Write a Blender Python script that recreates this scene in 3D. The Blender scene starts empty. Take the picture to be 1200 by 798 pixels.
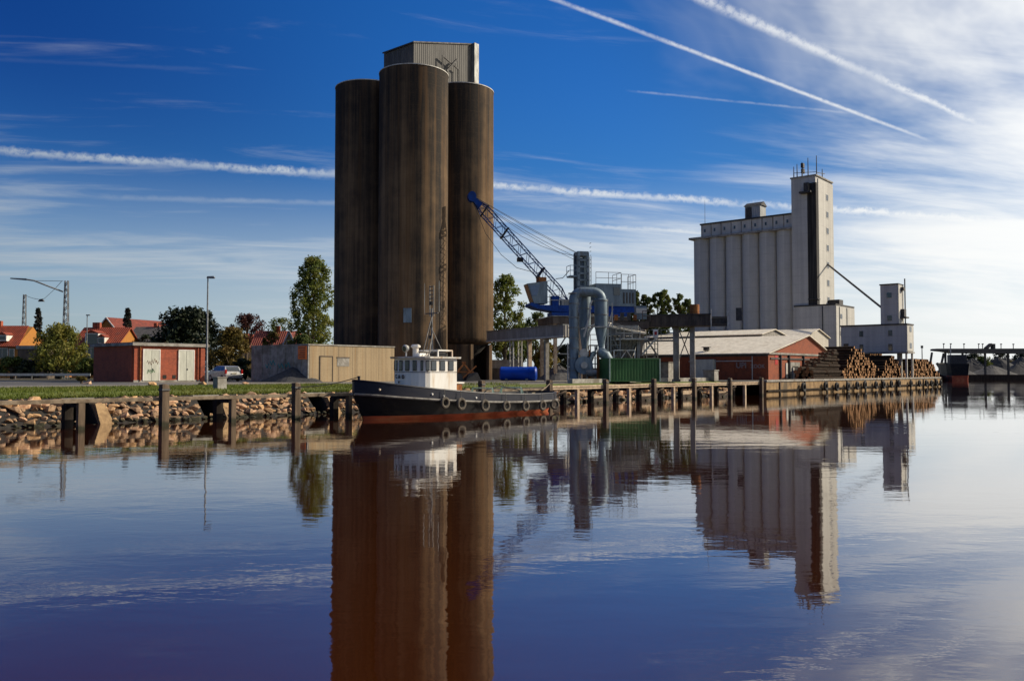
import bpy, bmesh, math, random
from mathutils import Vector, Matrix
random.seed(7)
R = math.radians
SC = bpy.context.scene
COL = SC.collection

# ---------------------------------------------------------------- camera
CAM_Z = 2.2
PITCH = math.atan(37.0 / 1000.0)
cam_d = bpy.data.cameras.new('camera')
cam = bpy.data.objects.new('camera', cam_d)
COL.objects.link(cam)
cam.location = (0, 0, CAM_Z)
cam.rotation_euler = (math.pi / 2 + PITCH, 0, 0)
cam_d.sensor_width = 36.0
cam_d.lens = 30.0
cam_d.clip_start = 0.1
cam_d.clip_end = 9000
SC.camera = cam

SUN_AZ = 77.0        # degrees clockwise from +Y (the view direction) towards +X
SUN_EL = 31.0

def ray(x, y):
    u = (x - 600) / 1000.0
    v = (399 - y) / 1000.0
    c, s = math.cos(PITCH), math.sin(PITCH)
    return Vector((u, c - v * s, s + v * c))

def px(x, y, Y):
    d = ray(x, y)
    return Vector((0, 0, CAM_Z)) + d * (Y / d.y)

def zat(y, Y, x=600):
    return px(x, y, Y).z

# ---------------------------------------------------------------- world / sky
class NB:
    def __init__(self, tree):
        self.t = tree
        self.n = tree.nodes
        self.l = tree.links
    def put(self, sock, v):
        if isinstance(v, (int, float)):
            sock.default_value = v
        elif isinstance(v, (tuple, list, Vector)):
            v = tuple(v)
            if sock.type == 'RGBA' and len(v) == 3:
                v = v + (1,)
            sock.default_value = v
        else:
            self.l.new(v, sock)
    def node(self, typ, **kw):
        nd = self.n.new(typ)
        for k, v in kw.items():
            setattr(nd, k, v)
        return nd
    def math(self, op, a, b=0.0, c=0.0, clamp=False):
        nd = self.node('ShaderNodeMath', operation=op)
        nd.use_clamp = clamp
        for i, v in enumerate((a, b, c)):
            if i < len(nd.inputs):
                self.put(nd.inputs[i], v)
        return nd.outputs[0]
    def vmath(self, op, a, b=(0, 0, 0), out=0):
        nd = self.node('ShaderNodeVectorMath', operation=op)
        self.put(nd.inputs[0], a)
        self.put(nd.inputs[1], b)
        return nd.outputs['Value'] if op in ('DOT_PRODUCT', 'LENGTH', 'DISTANCE') else nd.outputs[0]
    def rng(self, v, a, b, c=0.0, d=1.0, smooth=True):
        nd = self.node('ShaderNodeMapRange')
        nd.interpolation_type = 'SMOOTHSTEP' if smooth else 'LINEAR'
        for i, q in enumerate((v, a, b, c, d)):
            self.put(nd.inputs[i], q)
        return nd.outputs[0]
    def noise(self, vec, scale, detail=4.0, rough=0.55, dist=0.0, out='Fac'):
        nd = self.node('ShaderNodeTexNoise')
        if vec is not None:
            self.put(nd.inputs['Vector'], vec)
        nd.inputs['Scale'].default_value = scale
        nd.inputs['Detail'].default_value = detail
        nd.inputs['Roughness'].default_value = rough
        nd.inputs['Distortion'].default_value = dist
        return nd.outputs[out]
    def mix(self, f, a, b, blend='MIX'):
        nd = self.node('ShaderNodeMix')
        nd.data_type = 'RGBA'
        nd.blend_type = blend
        self.put(nd.inputs['Factor'], f)
        self.put(nd.inputs['A'], a)
        self.put(nd.inputs['B'], b)
        return nd.outputs['Result']
    def sep(self, v):
        nd = self.node('ShaderNodeSeparateXYZ')
        self.put(nd.inputs[0], v)
        return nd.outputs
    def comb(self, x, y, z):
        nd = self.node('ShaderNodeCombineXYZ')
        for i, q in enumerate((x, y, z)):
            self.put(nd.inputs[i], q)
        return nd.outputs[0]
    def ramp(self, f, stops):
        nd = self.node('ShaderNodeValToRGB')
        cr = nd.color_ramp
        while len(cr.elements) < len(stops):
            cr.elements.new(0.5)
        for e, (p, c) in zip(cr.elements, stops):
            e.position = p
            e.color = tuple(c) + (1,) if len(c) == 3 else c
        self.put(nd.inputs[0], f)
        return nd.outputs[0]

sun_vec = Vector((math.sin(R(SUN_AZ)) * math.cos(R(SUN_EL)),
                  math.cos(R(SUN_AZ)) * math.cos(R(SUN_EL)), math.sin(R(SUN_EL))))

world = bpy.data.worlds.new('World')
SC.world = world
world.use_nodes = True
wt = world.node_tree
wt.nodes.clear()
B = NB(wt)
SKY_STRENGTH = 0.10
wout = B.node('ShaderNodeOutputWorld')
bg = B.node('ShaderNodeBackground')
B.l.new(bg.outputs[0], wout.inputs[0])
bg.inputs['Strength'].default_value = SKY_STRENGTH
sky = B.node('ShaderNodeTexSky', sky_type='NISHITA')
sky.sun_disc = False
sky.sun_elevation = R(SUN_EL)
sky.sun_rotation = R(SUN_AZ)
sky.altitude = 0
sky.air_density = 1.0
sky.dust_density = 0.6
sky.ozone_density = 3.0
tc = B.node('ShaderNodeTexCoord')
dirv = tc.outputs['Generated']
dx, dy, dz = B.sep(dirv)
hsv = B.node('ShaderNodeHueSaturation')
hsv.inputs['Saturation'].default_value = 1.35
B.l.new(sky.outputs[0], hsv.inputs['Color'])
# the deep polarised blue of the clear part of the sky
cosun = B.vmath('DOT_PRODUCT', dirv, sun_vec)
tint = B.mix(B.rng(cosun, -0.12, 0.34), (0.15, 0.31, 0.64), (0.38, 0.70, 1.06))
tint = B.mix(B.rng(cosun, 0.40, 0.66), tint, (0.46, 0.58, 0.72))
deep = B.mix(1.0, hsv.outputs[0], tint, 'MULTIPLY')
lowsky = B.mix(1.0, hsv.outputs[0], (0.42, 0.66, 0.86), 'MULTIPLY')
base_sky = B.mix(B.rng(dz, 0.07, 0.36), lowsky, deep)

up = B.math('MAXIMUM', dz, 0.0)
inv = B.math('DIVIDE', 1.0, B.math('ADD', up, 0.10))
plane = B.comb(B.math('MULTIPLY', dx, inv), B.math('MULTIPLY', dy, inv), 0.0)
# cirrus: long streaks lying across the view, in a flat layer
rot = B.node('ShaderNodeVectorRotate', rotation_type='Z_AXIS')
B.l.new(plane, rot.inputs['Vector'])
rot.inputs['Angle'].default_value = R(-12)
st1 = B.vmath('MULTIPLY', rot.outputs[0], (0.34, 1.35, 1.0))
c1 = B.noise(st1, 1.15, 7, 0.58, 0.7)
st2 = B.vmath('MULTIPLY', rot.outputs[0], (0.9, 3.6, 1.0))
c2 = B.noise(st2, 1.7, 8, 0.62, 0.9)
cir = B.math('ADD', B.math('MULTIPLY', c1, 0.66), B.math('MULTIPLY', c2, 0.34))
near_sun = B.rng(cosun, 0.50, 0.80)
lowband = B.math('MULTIPLY', B.rng(dz, 0.30, 0.14), B.rng(dz, 0.02, 0.11))
thr = B.math('SUBTRACT', 0.545, B.math('ADD', B.math('MULTIPLY', near_sun, 0.12), B.math('MULTIPLY', lowband, 0.13)))
cirrus = B.math('MULTIPLY', B.rng(cir, thr, B.math('ADD', thr, 0.26)), 0.66)
soft = B.noise(B.vmath('MULTIPLY', rot.outputs[0], (0.5, 1.1, 1.0)), 0.9, 6, 0.6, 0.8)
veil = B.math('MULTIPLY', B.rng(B.math('ADD', cosun, B.math('MULTIPLY', B.math('SUBTRACT', soft, 0.5), 0.75)), 0.48, 0.78), 0.95)
horizon_veil = B.math('MULTIPLY', B.rng(dz, 0.24, 0.02), B.rng(cosun, -0.35, 0.40, 0.62, 0.88))
cloud = B.math('SUBTRACT', 1.0, B.math('MULTIPLY', B.math('MULTIPLY', B.math('SUBTRACT', 1.0, cirrus), B.math('SUBTRACT', 1.0, veil)), B.math('SUBTRACT', 1.0, horizon_veil)))

# contrails: each lies in a plane through the viewer, with ragged edges
def contrail(p, q, width, rag, amount, spread=0.0, nscale=60.0, gap=0.0):
    a, b = ray(*p).normalized(), ray(*q).normalized()
    nrm = a.cross(b).normalized()
    mid = (a + b).normalized()
    tan = nrm.cross(mid).normalized()
    la, lb = a.dot(tan), b.dot(tan)
    if la > lb:
        la, lb = lb, la
        tan2 = tan
    along = B.vmath('DOT_PRODUCT', dirv, tan)
    off = B.vmath('DOT_PRODUCT', dirv, nrm)
    nz = B.noise(dirv, nscale, 4, 0.6)
    nz2 = B.noise(dirv, nscale * 0.16, 2, 0.5)
    off = B.math('ADD', off, B.math('MULTIPLY', B.math('SUBTRACT', nz, 0.5), rag))
    off = B.math('ABSOLUTE', B.math('ADD', off, B.math('MULTIPLY', B.math('SUBTRACT', nz2, 0.5), rag * 0.7)))
    w = B.math('ADD', width, B.math('MULTIPLY', B.rng(along, la, lb, 1.0, 0.0, False), spread))
    m = B.rng(off, B.math('MULTIPLY', w, 1.25), 0.0)
    e = (lb - la) * 0.12
    m = B.math('MULTIPLY', m, B.math('MULTIPLY', B.rng(along, la, la + e), B.rng(along, lb, lb - e)))
    m = B.math('MULTIPLY', m, B.rng(nz, 0.25, 0.6, 1.0 - gap, 1.0))
    m = B.math('MULTIPLY', m, B.rng(B.noise(dirv, nscale * 0.09, 3, 0.6), 0.3, 0.62, 0.45, 1.0))
    front = B.rng(B.vmath('DOT_PRODUCT', dirv, mid), 0.0, 0.1)
    return B.math('MULTIPLY', B.math('MULTIPLY', m, front), amount)

trails = [
    contrail((-260, 159), (1700, 297), 0.0042, 0.008, 0.80, 0.001, 140, 0.75),
    contrail((560, 257), (850, 275), 0.0030, 0.004, 0.50, 0.0, 90, 0.4),
    contrail((90, 231), (470, 240), 0.0035, 0.004, 0.26, 0.0, 60, 0.5),
    contrail((560, -34), (1110, 173), 0.0019, 0.0016, 0.72, 0.0012, 180, 0.4),
    contrail((700, -57), (1175, 158), 0.0024, 0.005, 0.70, 0.0065, 140, 0.7),
    contrail((730, 106), (1010, 134), 0.0016, 0.0015, 0.22, 0.0, 120, 0.6),
    contrail((-80, 66), (260, 83), 0.0025, 0.003, 0.05, 0.0, 60, 0.4),
]
keep = B.math('SUBTRACT', 1.0, cloud)
for tr in trails:
    keep = B.math('MULTIPLY', keep, B.math('SUBTRACT', 1.0, tr))
cover = B.math('SUBTRACT', 1.0, keep, clamp=True)
# cloud brightness: ice cloud scatters forward, so it brightens towards the sun
cb = B.rng(cosun, -0.4, 0.75, 4.0, 10.0, False)
cloud_col = B.mix(B.rng(cosun, -0.1, 0.6), (0.86, 0.95, 1.02), (0.98, 0.99, 0.98))
cl = B.node('ShaderNodeVectorMath', operation='SCALE')
B.l.new(cloud_col, cl.inputs[0])
B.l.new(cb, cl.inputs['Scale'])
B.l.new(B.mix(cover, base_sky, cl.outputs[0]), bg.inputs['Color'])

# ---------------------------------------------------------------- sun
sd = bpy.data.lights.new('sun', 'SUN')
sd.energy = 5.0
sd.angle = R(0.6)
sd.color = (1.0, 0.88, 0.70)
sun = bpy.data.objects.new('sun', sd)
COL.objects.link(sun)
sun.location = (60, 30, 80)
sun.rotation_euler = (-sun_vec).to_track_quat('-Z', 'Y').to_euler()

SC.view_settings.view_transform = 'Standard'
SC.view_settings.look = 'None'
SC.view_settings.exposure = 0.10
SC.view_settings.gamma = 1.0
SC.view_settings.use_curve_mapping = False
SC.render.engine = 'CYCLES'
SC.cycles.use_denoising = True
SC.cycles.max_bounces = 6
SC.cycles.diffuse_bounces = 3
SC.cycles.glossy_bounces = 4
SC.cycles.transmission_bounces = 4
SC.cycles.transparent_max_bounces = 6
SC.cycles.caustics_reflective = False
SC.cycles.caustics_refractive = False

# ---------------------------------------------------------------- quay frame: s along the quay, t inland
ANG = R(50)
U = Vector((math.cos(ANG), math.sin(ANG), 0))
N = Vector((-math.sin(ANG), math.cos(ANG), 0))
P0 = Vector((-14.4, 35.2, 0))
G = 1.32            # level of the land

def W(s, t, z=0.0):
    return P0 + U * s + N * t + Vector((0, 0, z))

def col_s(x, t):
    k = (x - 600) / 1000.0 / 1.0007
    a = P0 + N * t
    return (k * a.y - a.x) / (U.x - k * U.y)

def st(x, Y):
    p = Vector(((x - 600) / 1000.0 / 1.0007 * Y, Y, 0)) - P0
    return p.dot(U), p.dot(N)

def col_t(x, s):
    k = (x - 600) / 1000.0 / 1.0007
    a = P0 + U * s
    return (k * a.y - a.x) / (N.x - k * N.y)

# ---------------------------------------------------------------- materials
def new_mat(name):
    m = bpy.data.materials.new(name)
    m.use_nodes = True
    nb = NB(m.node_tree)
    bs = m.node_tree.nodes['Principled BSDF']
    return m, nb, bs

MATS = {}
def mat(name, c1, c2=None, scale=3.0, stretch=(1, 1, 1), rough=0.8, bump=0.0, bscale=None, metal=0.0,
        lo=0.35, hi=0.65, detail=5, c3=None, s3=0.6, spec=0.4, tide=False):
    """two-tone noise colour (plus an optional broad third tone), fine relief"""
    if name in MATS:
        return MATS[name]
    m, b, bs = new_mat(name)
    co = b.node('ShaderNodeTexCoord').outputs['Object']
    v = b.vmath('MULTIPLY', co, stretch)
    if c2 is None:
        c2 = tuple(x * 0.75 for x in c1)
    f = b.noise(v, scale, detail, 0.6)
    c = b.mix(b.rng(f, lo, hi), c2, c1)
    if c3 is not None:
        g = b.noise(v, scale * s3 * 0.37 + 0.01, 4, 0.65, 0.4)
        c = b.mix(b.math('MULTIPLY', b.rng(g, 0.50, 0.68), 0.85), c, c3)
    if tide:      # weed and wet stain left by the water up to a ragged line
        gx, gy, gz = b.sep(b.node('ShaderNodeNewGeometry').outputs['Position'])
        lvl = b.math('ADD', gz, b.math('MULTIPLY', b.math('SUBTRACT', b.noise(co, 3.0, 3, 0.6), 0.5), 0.25))
        c = b.mix(b.rng(lvl, 0.26, 0.10), c, (0.030, 0.028, 0.014))
    b.l.new(c, bs.inputs['Base Color'])
    b.put(bs.inputs['Roughness'], b.rng(f, 0.2, 0.8, min(1, rough + 0.08), max(0.02, rough - 0.08)))
    bs.inputs['Metallic'].default_value = metal
    bs.inputs['Specular IOR Level'].default_value = spec
    if bump:
        bn = b.node('ShaderNodeBump')
        bn.inputs['Strength'].default_value = bump
        bn.inputs['Distance'].default_value = 0.03
        b.l.new(b.noise(v, bscale or scale * 4, 5, 0.65), bn.inputs['Height'])
        b.l.new(bn.outputs[0], bs.inputs['Normal'])
    MATS[name] = m
    return m

def mat_brick(name, c1, c2, mortar, bw=0.24, bh=0.075, dirt=(0.04, 0.025, 0.02), dirt_amt=0.5):
    m, b, bs = new_mat(name)
    co = b.node('ShaderNodeTexCoord').outputs['Object']
    x, y, z = b.sep(co)
    v = b.comb(b.math('ADD', x, y), z, 0.0)
    br = b.node('ShaderNodeTexBrick')
    b.l.new(v, br.inputs['Vector'])
    br.inputs['Color1'].default_value = c1 + (1,)
    br.inputs['Color2'].default_value = c2 + (1,)
    br.inputs['Mortar'].default_value = mortar + (1,)
    br.inputs['Scale'].default_value = 1.0
    br.inputs['Mortar Size'].default_value = 0.008
    br.inputs['Brick Width'].default_value = bw
    br.inputs['Row Height'].default_value = bh
    n1 = b.noise(co, 1.3, 6, 0.7)
    n2 = b.noise(co, 9.0, 3, 0.6)
    c = b.mix(b.math('MULTIPLY', b.rng(n1, 0.45, 0.72), dirt_amt), br.outputs[0], dirt)
    c = b.mix(b.math('MULTIPLY', b.rng(n2, 0.35, 0.7), 0.45), c, tuple(q * 0.55 for q in c1))
    b.l.new(c, bs.inputs['Base Color'])
    bs.inputs['Roughness'].default_value = 0.9
    bn = b.node('ShaderNodeBump')
    bn.inputs['Strength'].default_value = 0.5
    bn.inputs['Distance'].default_value = 0.01
    b.l.new(b.math('SUBTRACT', 1.0, br.outputs['Fac']), bn.inputs['Height'])
    b.l.new(bn.outputs[0], bs.inputs['Normal'])
    MATS[name] = m
    return m

def mat_streak(name, pale, dark, rust=None, sc=1.6, lo=0.38, hi=0.66, lift=1.2, amt=1.0, rough=0.9, top=None):
    """concrete with vertical run-off streaks and the rings left by its casting"""
    m, b, bs = new_mat(name)
    co = b.node('ShaderNodeTexCoord').outputs['Object']
    v = b.vmath('MULTIPLY', co, (1, 1, 0.018))
    f1 = b.noise(v, sc, 7, 0.68, 0.2)
    v2 = b.vmath('MULTIPLY', co, (1, 1, 0.05))
    f2 = b.noise(v2, sc * 5.0, 5, 0.7)
    f3 = b.noise(co, 0.35, 5, 0.6)
    f4 = b.noise(co, 5.0, 6, 0.7)
    f = b.math('ADD', b.math('MULTIPLY', f1, 0.68), b.math('ADD', b.math('MULTIPLY', f2, 0.10), b.math('MULTIPLY', f3, 0.22)))
    x, y, z = b.sep(co)
    if top:
        f = b.math('SUBTRACT', f, b.rng(z, top - 14, top + 1, 0.0, 0.10, False))
    k = b.math('MULTIPLY', b.rng(f, lo, hi), amt)
    c = b.mix(k, dark, pale)
    if rust:
        r = b.noise(b.vmath('MULTIPLY', co, (1, 1, 0.03)), sc * 2.2, 5, 0.6, 0.3)
        c = b.mix(b.math('MULTIPLY', b.rng(r, 0.50, 0.70), 0.7), c, rust)
    ring = b.math('FRACT', b.math('MULTIPLY', z, 1.0 / lift))
    line = b.math('MULTIPLY', b.rng(ring, 0.07, 0.0), b.rng(b.noise(co, 0.8, 3, 0.6), 0.35, 0.65, 0.10, 0.50))
    c = b.mix(line, c, tuple(q * 0.4 for q in pale))
    c = b.mix(b.math('MULTIPLY', b.rng(f4, 0.45, 0.75), 0.25), c, tuple(q * 0.5 for q in pale))
    b.l.new(c, bs.inputs['Base Color'])
    bs.inputs['Roughness'].default_value = rough
    bs.inputs['Specular IOR Level'].default_value = 0.25
    bn = b.node('ShaderNodeBump')
    bn.inputs['Strength'].default_value = 0.35
    bn.inputs['Distance'].default_value = 0.04
    b.l.new(b.math('ADD', f4, b.math('MULTIPLY', ring, 0.15)), bn.inputs['Height'])
    b.l.new(bn.outputs[0], bs.inputs['Normal'])
    MATS[name] = m
    return m

def mat_corr(name, c1, c2, pitch=0.2, axis='xy', rough=0.55, metal=0.0, depth=0.03, c3=None):
    """profiled sheet: sine relief with weathering"""
    m, b, bs = new_mat(name)
    co = b.node('ShaderNodeTexCoord').outputs['Object']
    x, y, z = b.sep(co)
    r = {'xy': b.math('ADD', x, y), 'x': x, 'y': y}[axis]
    wv = b.math('SINE', b.math('MULTIPLY', r, 2 * math.pi / pitch))
    n1 = b.noise(b.vmath('MULTIPLY', co, (1, 1, 0.2)), 2.0, 6, 0.65)
    c = b.mix(b.rng(n1, 0.36, 0.66), c2, c1)
    if c3:
        n2 = b.noise(co, 0.8, 6, 0.7, 0.5)
        c = b.mix(b.math('MULTIPLY', b.rng(n2, 0.52, 0.70), 0.8), c, c3)
    b.l.new(c, bs.inputs['Base Color'])
    bs.inputs['Roughness'].default_value = rough
    bs.inputs['Metallic'].default_value = metal
    bn = b.node('ShaderNodeBump')
    bn.inputs['Strength'].default_value = 0.8
    bn.inputs['Distance'].default_value = depth
    b.l.new(wv, bn.inputs['Height'])
    b.l.new(bn.outputs[0], bs.inputs['Normal'])
    MATS[name] = m
    return m

def mat_leaf(name, c1, c2, c3, trans=0.25):
    m, b, bs = new_mat(name)
    geo = b.node('ShaderNodeNewGeometry')
    rnd = geo.outputs['Random Per Island']
    co = b.node('ShaderNodeTexCoord').outputs['Object']
    f = b.noise(co, 0.55, 4, 0.6)
    c = b.mix(b.rng(rnd, 0.0, 1.0, 0, 1, False), c1, c2)
    c = b.mix(b.math('MULTIPLY', b.rng(f, 0.42, 0.66), 0.75), c, c3)
    b.l.new(c, bs.inputs['Base Color'])
    bs.inputs['Roughness'].default_value = 0.6
    bs.inputs['Specular IOR Level'].default_value = 0.25
    tr = b.node('ShaderNodeBsdfTranslucent')
    b.l.new(c, tr.inputs['Color'])
    mx = b.node('ShaderNodeMixShader')
    mx.inputs[0].default_value = trans
    b.l.new(bs.outputs[0], mx.inputs[1])
    b.l.new(tr.outputs[0], mx.inputs[2])
    b.l.new(mx.outputs[0], m.node_tree.nodes['Material Output'].inputs[0])
    MATS[name] = m
    return m

def mat_glass(name, c=(0.02, 0.025, 0.03), rough=0.08):
    m, b, bs = new_mat(name)
    co = b.node('ShaderNodeTexCoord').outputs['Object']
    f = b.noise(co, 4.0, 3, 0.5)
    b.l.new(b.mix(f, c, tuple(q * 2.2 for q in c)), bs.inputs['Base Color'])
    bs.inputs['Roughness'].default_value = rough
    bs.inputs['Specular IOR Level'].default_value = 0.7
    MATS[name] = m
    return m

# surfaces
mat_streak('silo_concrete', (0.215, 0.135, 0.070), (0.022, 0.018, 0.015), (0.120, 0.064, 0.027), sc=0.60, lo=0.40, hi=0.64, top=34)
mat_streak('plant_concrete', (0.58, 0.56, 0.50), (0.38, 0.365, 0.33), None, sc=0.8, lo=0.30, hi=0.62, lift=1.5)
mat_streak('plant_pale', (0.56, 0.52, 0.44), (0.40, 0.37, 0.31), None, sc=0.8, lo=0.30, hi=0.6, lift=1.5)
mat_streak('wall_concrete', (0.38, 0.285, 0.17), (0.24, 0.18, 0.11), (0.30, 0.19, 0.09), sc=2.0, lo=0.34, hi=0.6, lift=0.55)
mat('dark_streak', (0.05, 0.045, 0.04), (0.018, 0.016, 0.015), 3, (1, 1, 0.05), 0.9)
mat('grey_concrete', (0.34, 0.32, 0.28), (0.22, 0.20, 0.17), 2.2, rough=0.9, bump=0.4, c3=(0.15, 0.13, 0.10))
mat('tan_concrete', (0.34, 0.22, 0.105), (0.22, 0.14, 0.07), 4, rough=0.9, bump=0.5)
mat_corr('headhouse_sheet', (0.085, 0.080, 0.070), (0.05, 0.047, 0.042), 0.32, 'xy', 0.7, 0.0, 0.03)
mat_corr('roof_sheet', (0.76, 0.69, 0.56), (0.58, 0.52, 0.41), 0.30, 'y', 0.75, 0.0, 0.03, (0.48, 0.40, 0.29))
mat_corr('roof_sheet_dark', (0.30, 0.28, 0.25), (0.20, 0.18, 0.16), 0.30, 'y', 0.8, 0.0, 0.03)
mat_corr('plant_sheet', (0.40, 0.41, 0.40), (0.30, 0.31, 0.30), 0.45, 'xy', 0.6, 0.0, 0.03)
mat_brick('hut_brick', (0.42, 0.085, 0.035), (0.30, 0.056, 0.025), (0.25, 0.12, 0.07), dirt_amt=0.55)
mat_brick('ware_brick', (0.36, 0.075, 0.022), (0.25, 0.050, 0.016), (0.22, 0.10, 0.05), dirt_amt=0.6)
mat_brick('house_ochre', (0.44, 0.17, 0.022), (0.37, 0.14, 0.02), (0.38, 0.18, 0.04), dirt_amt=0.15)
mat_brick('house_cream', (0.55, 0.42, 0.24), (0.48, 0.36, 0.2), (0.5, 0.4, 0.25), dirt_amt=0.2)
mat_corr('roof_tile', (0.28, 0.045, 0.014), (0.17, 0.028, 0.010), 0.30, 'x', 0.85, 0.0, 0.04, (0.16, 0.05, 0.03))
mat_corr('roof_tile_dull', (0.20, 0.035, 0.018), (0.12, 0.025, 0.016), 0.30, 'x', 0.85, 0.0, 0.04)
mat_corr('roof_slate', (0.10, 0.09, 0.085), (0.06, 0.055, 0.05), 0.35, 'x', 0.8, 0.0, 0.02)
mat('white_paint', (0.78, 0.76, 0.70), (0.62, 0.59, 0.52), 3, (1, 1, 0.3), 0.5, c3=(0.45, 0.30, 0.17), s3=1.0)
mat('tug_white', (0.82, 0.80, 0.74), (0.72, 0.69, 0.62), 2.0, (1, 1, 0.12), 0.45, c3=(0.60, 0.47, 0.33), s3=2.2)
mat('rope', (0.30, 0.25, 0.17), (0.2, 0.16, 0.1), 8, rough=0.95)
mat('door_paint', (0.52, 0.52, 0.43), (0.42, 0.42, 0.35), 3, (1, 1, 0.3), 0.6)
mat('hull_black', (0.006, 0.0065, 0.008), (0.012, 0.012, 0.014), 2.5, (0.4, 1, 1.2), 0.55, 0.2, 1.5, c3=(0.028, 0.023, 0.018), s3=1.4, spec=0.18)
mat('hull_navy', (0.006, 0.008, 0.018), (0.010, 0.011, 0.020), 2.5, (0.5, 1, 1.5), 0.5, 0.2, 1.5, spec=0.25)
mat('hull_red', (0.50, 0.085, 0.026), (0.36, 0.060, 0.02), 2.5, (0.4, 1, 2), 0.6, c3=(0.55, 0.17, 0.06))
mat('rub_rail', (0.20, 0.185, 0.16), (0.10, 0.09, 0.08), 3, rough=0.7)
mat('rubber', (0.030, 0.028, 0.026), (0.018, 0.017, 0.016), 6, rough=0.85)
mat('rubber_worn', (0.15, 0.125, 0.095), (0.065, 0.055, 0.043), 5, rough=0.9)
mat('deck_green', (0.16, 0.20, 0.15), (0.22, 0.18, 0.13), 2, rough=0.8)
mat('pale_green', (0.42, 0.52, 0.42), (0.32, 0.40, 0.32), 4, rough=0.6)
mat('rust', (0.34, 0.13, 0.03), (0.18, 0.06, 0.02), 6, rough=0.9, bump=0.3)
mat('timber_grey', (0.15, 0.105, 0.065), (0.075, 0.052, 0.034), 4, (1, 1, 0.15), 0.9, 0.6, 9, tide=True)
mat('timber_beam', (0.24, 0.185, 0.125), (0.13, 0.095, 0.062), 3, (1, 1, 1), 0.9, 0.6, 9)
mat('timber_pale', (0.52, 0.40, 0.27), (0.36, 0.255, 0.165), 3, (1, 1, 1), 0.85, 0.5, 9)
mat('timber_dark', (0.040, 0.032, 0.025), (0.022, 0.018, 0.015), 4, (1, 1, 0.2), 0.9, 0.5, spec=0.08)
mat('quay_boards', (0.34, 0.215, 0.095), (0.20, 0.125, 0.058), 1.6, (1, 1, 0.6), 0.95, 0.8, 5, c3=(0.10, 0.075, 0.045))
mat('steel_blue', (0.20, 0.26, 0.30), (0.12, 0.165, 0.20), 1.9, (1, 1, 0.25), 0.55, 0.25, 3, metal=0.2, c3=(0.10, 0.105, 0.10), s3=1.5)
mat('steel_grey', (0.26, 0.27, 0.26), (0.16, 0.16, 0.155), 2.0, (1, 1, 0.4), 0.55, metal=0.3, c3=(0.16, 0.10, 0.06))
mat('steel_dark', (0.060, 0.056, 0.052), (0.035, 0.032, 0.03), 3, rough=0.7)
mat('steel_pale', (0.52, 0.50, 0.45), (0.38, 0.36, 0.31), 3, rough=0.6)
mat('galvanised', (0.20, 0.205, 0.21), (0.13, 0.135, 0.14), 5, rough=0.6, metal=0.2)
mat('gallery_brown', (0.12, 0.092, 0.07), (0.065, 0.05, 0.04), 2, (1, 1, 0.3), 0.85, 0.4)
mat('crane_blue', (0.003, 0.045, 0.24), (0.003, 0.028, 0.15), 2.5, rough=0.6, spec=0.2)
mat('cab_sunlit_glass', (0.34, 0.19, 0.10), (0.22, 0.11, 0.06), 4, rough=0.5)  # orange-tan of sunlit cab glass put into the front window's base colour
mat('jib_steel', (0.020, 0.065, 0.24), (0.016, 0.035, 0.11), 3, rough=0.65, spec=0.2)
mat('crane_grey', (0.17, 0.22, 0.25), (0.11, 0.145, 0.17), 2, (1, 1, 0.3), 0.55)
mat('tank_blue', (0.002, 0.060, 0.46), (0.002, 0.040, 0.30), 2, (0.3, 1, 1), 0.5, spec=0.25)
mat('container_green', (0.035, 0.13, 0.030), (0.024, 0.085, 0.020), 1.2, (1, 1, 0.3), 0.6, c3=(0.075, 0.14, 0.035))
mat('sign_orange', (0.72, 0.15, 0.012), (0.60, 0.12, 0.01), 3, rough=0.5)
mat('orange_paint', (0.50, 0.17, 0.04), (0.34, 0.11, 0.03), 4, rough=0.7)
mat('red_paint', (0.48, 0.02, 0.015), (0.32, 0.02, 0.015), 5, rough=0.5)
mat('black_paint', (0.02, 0.02, 0.02), (0.012, 0.012, 0.012), 5, rough=0.6)
mat('graffiti_white', (0.36, 0.30, 0.27), (0.22, 0.16, 0.14), 9, rough=0.8)
mat('graffiti_green', (0.16, 0.36, 0.12), (0.12, 0.26, 0.1), 9, rough=0.8)
mat('graffiti_teal', (0.03, 0.30, 0.28), (0.03, 0.2, 0.2), 9, rough=0.8)
mat('wire', (0.03, 0.03, 0.035), rough=0.6)
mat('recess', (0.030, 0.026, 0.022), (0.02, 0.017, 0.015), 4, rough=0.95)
mat('plate_yellow', (0.6, 0.55, 0.4), rough=0.5)
mat('lamp_red', (0.45, 0.015, 0.01), rough=0.25)
mat('car_silver', (0.50, 0.50, 0.49), (0.46, 0.46, 0.45), 2, rough=0.28, metal=0.6)
mat('rim_metal', (0.4, 0.4, 0.4), rough=0.35, metal=0.6)
mat('grass_ground', (0.12, 0.145, 0.024), (0.08, 0.10, 0.016), 1.2, rough=0.95, bump=0.6, bscale=25, c3=(0.095, 0.105, 0.03))
mat('earth', (0.13, 0.105, 0.07), (0.085, 0.068, 0.045), 0.5, rough=0.95, bump=0.5, bscale=12, c3=(0.05, 0.07, 0.02))
mat('gravel', (0.20, 0.18, 0.15), (0.13, 0.115, 0.095), 1.1, rough=0.95, bump=0.6, bscale=20)
mat('asphalt', (0.105, 0.100, 0.095), (0.065, 0.062, 0.060), 0.6, (0.25, 1, 1), 0.9, 0.4, 25)
mat('gravel_dark', (0.052, 0.052, 0.055), (0.028, 0.028, 0.030), 5, rough=0.95, bump=0.8, bscale=16)
mat('gravel_pale', (0.11, 0.106, 0.104), (0.07, 0.068, 0.067), 4, rough=0.95, bump=0.8, bscale=16)
mat('stone_a', (0.54, 0.33, 0.16), (0.36, 0.21, 0.10), 5, rough=0.95, bump=0.5, tide=True)
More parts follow.
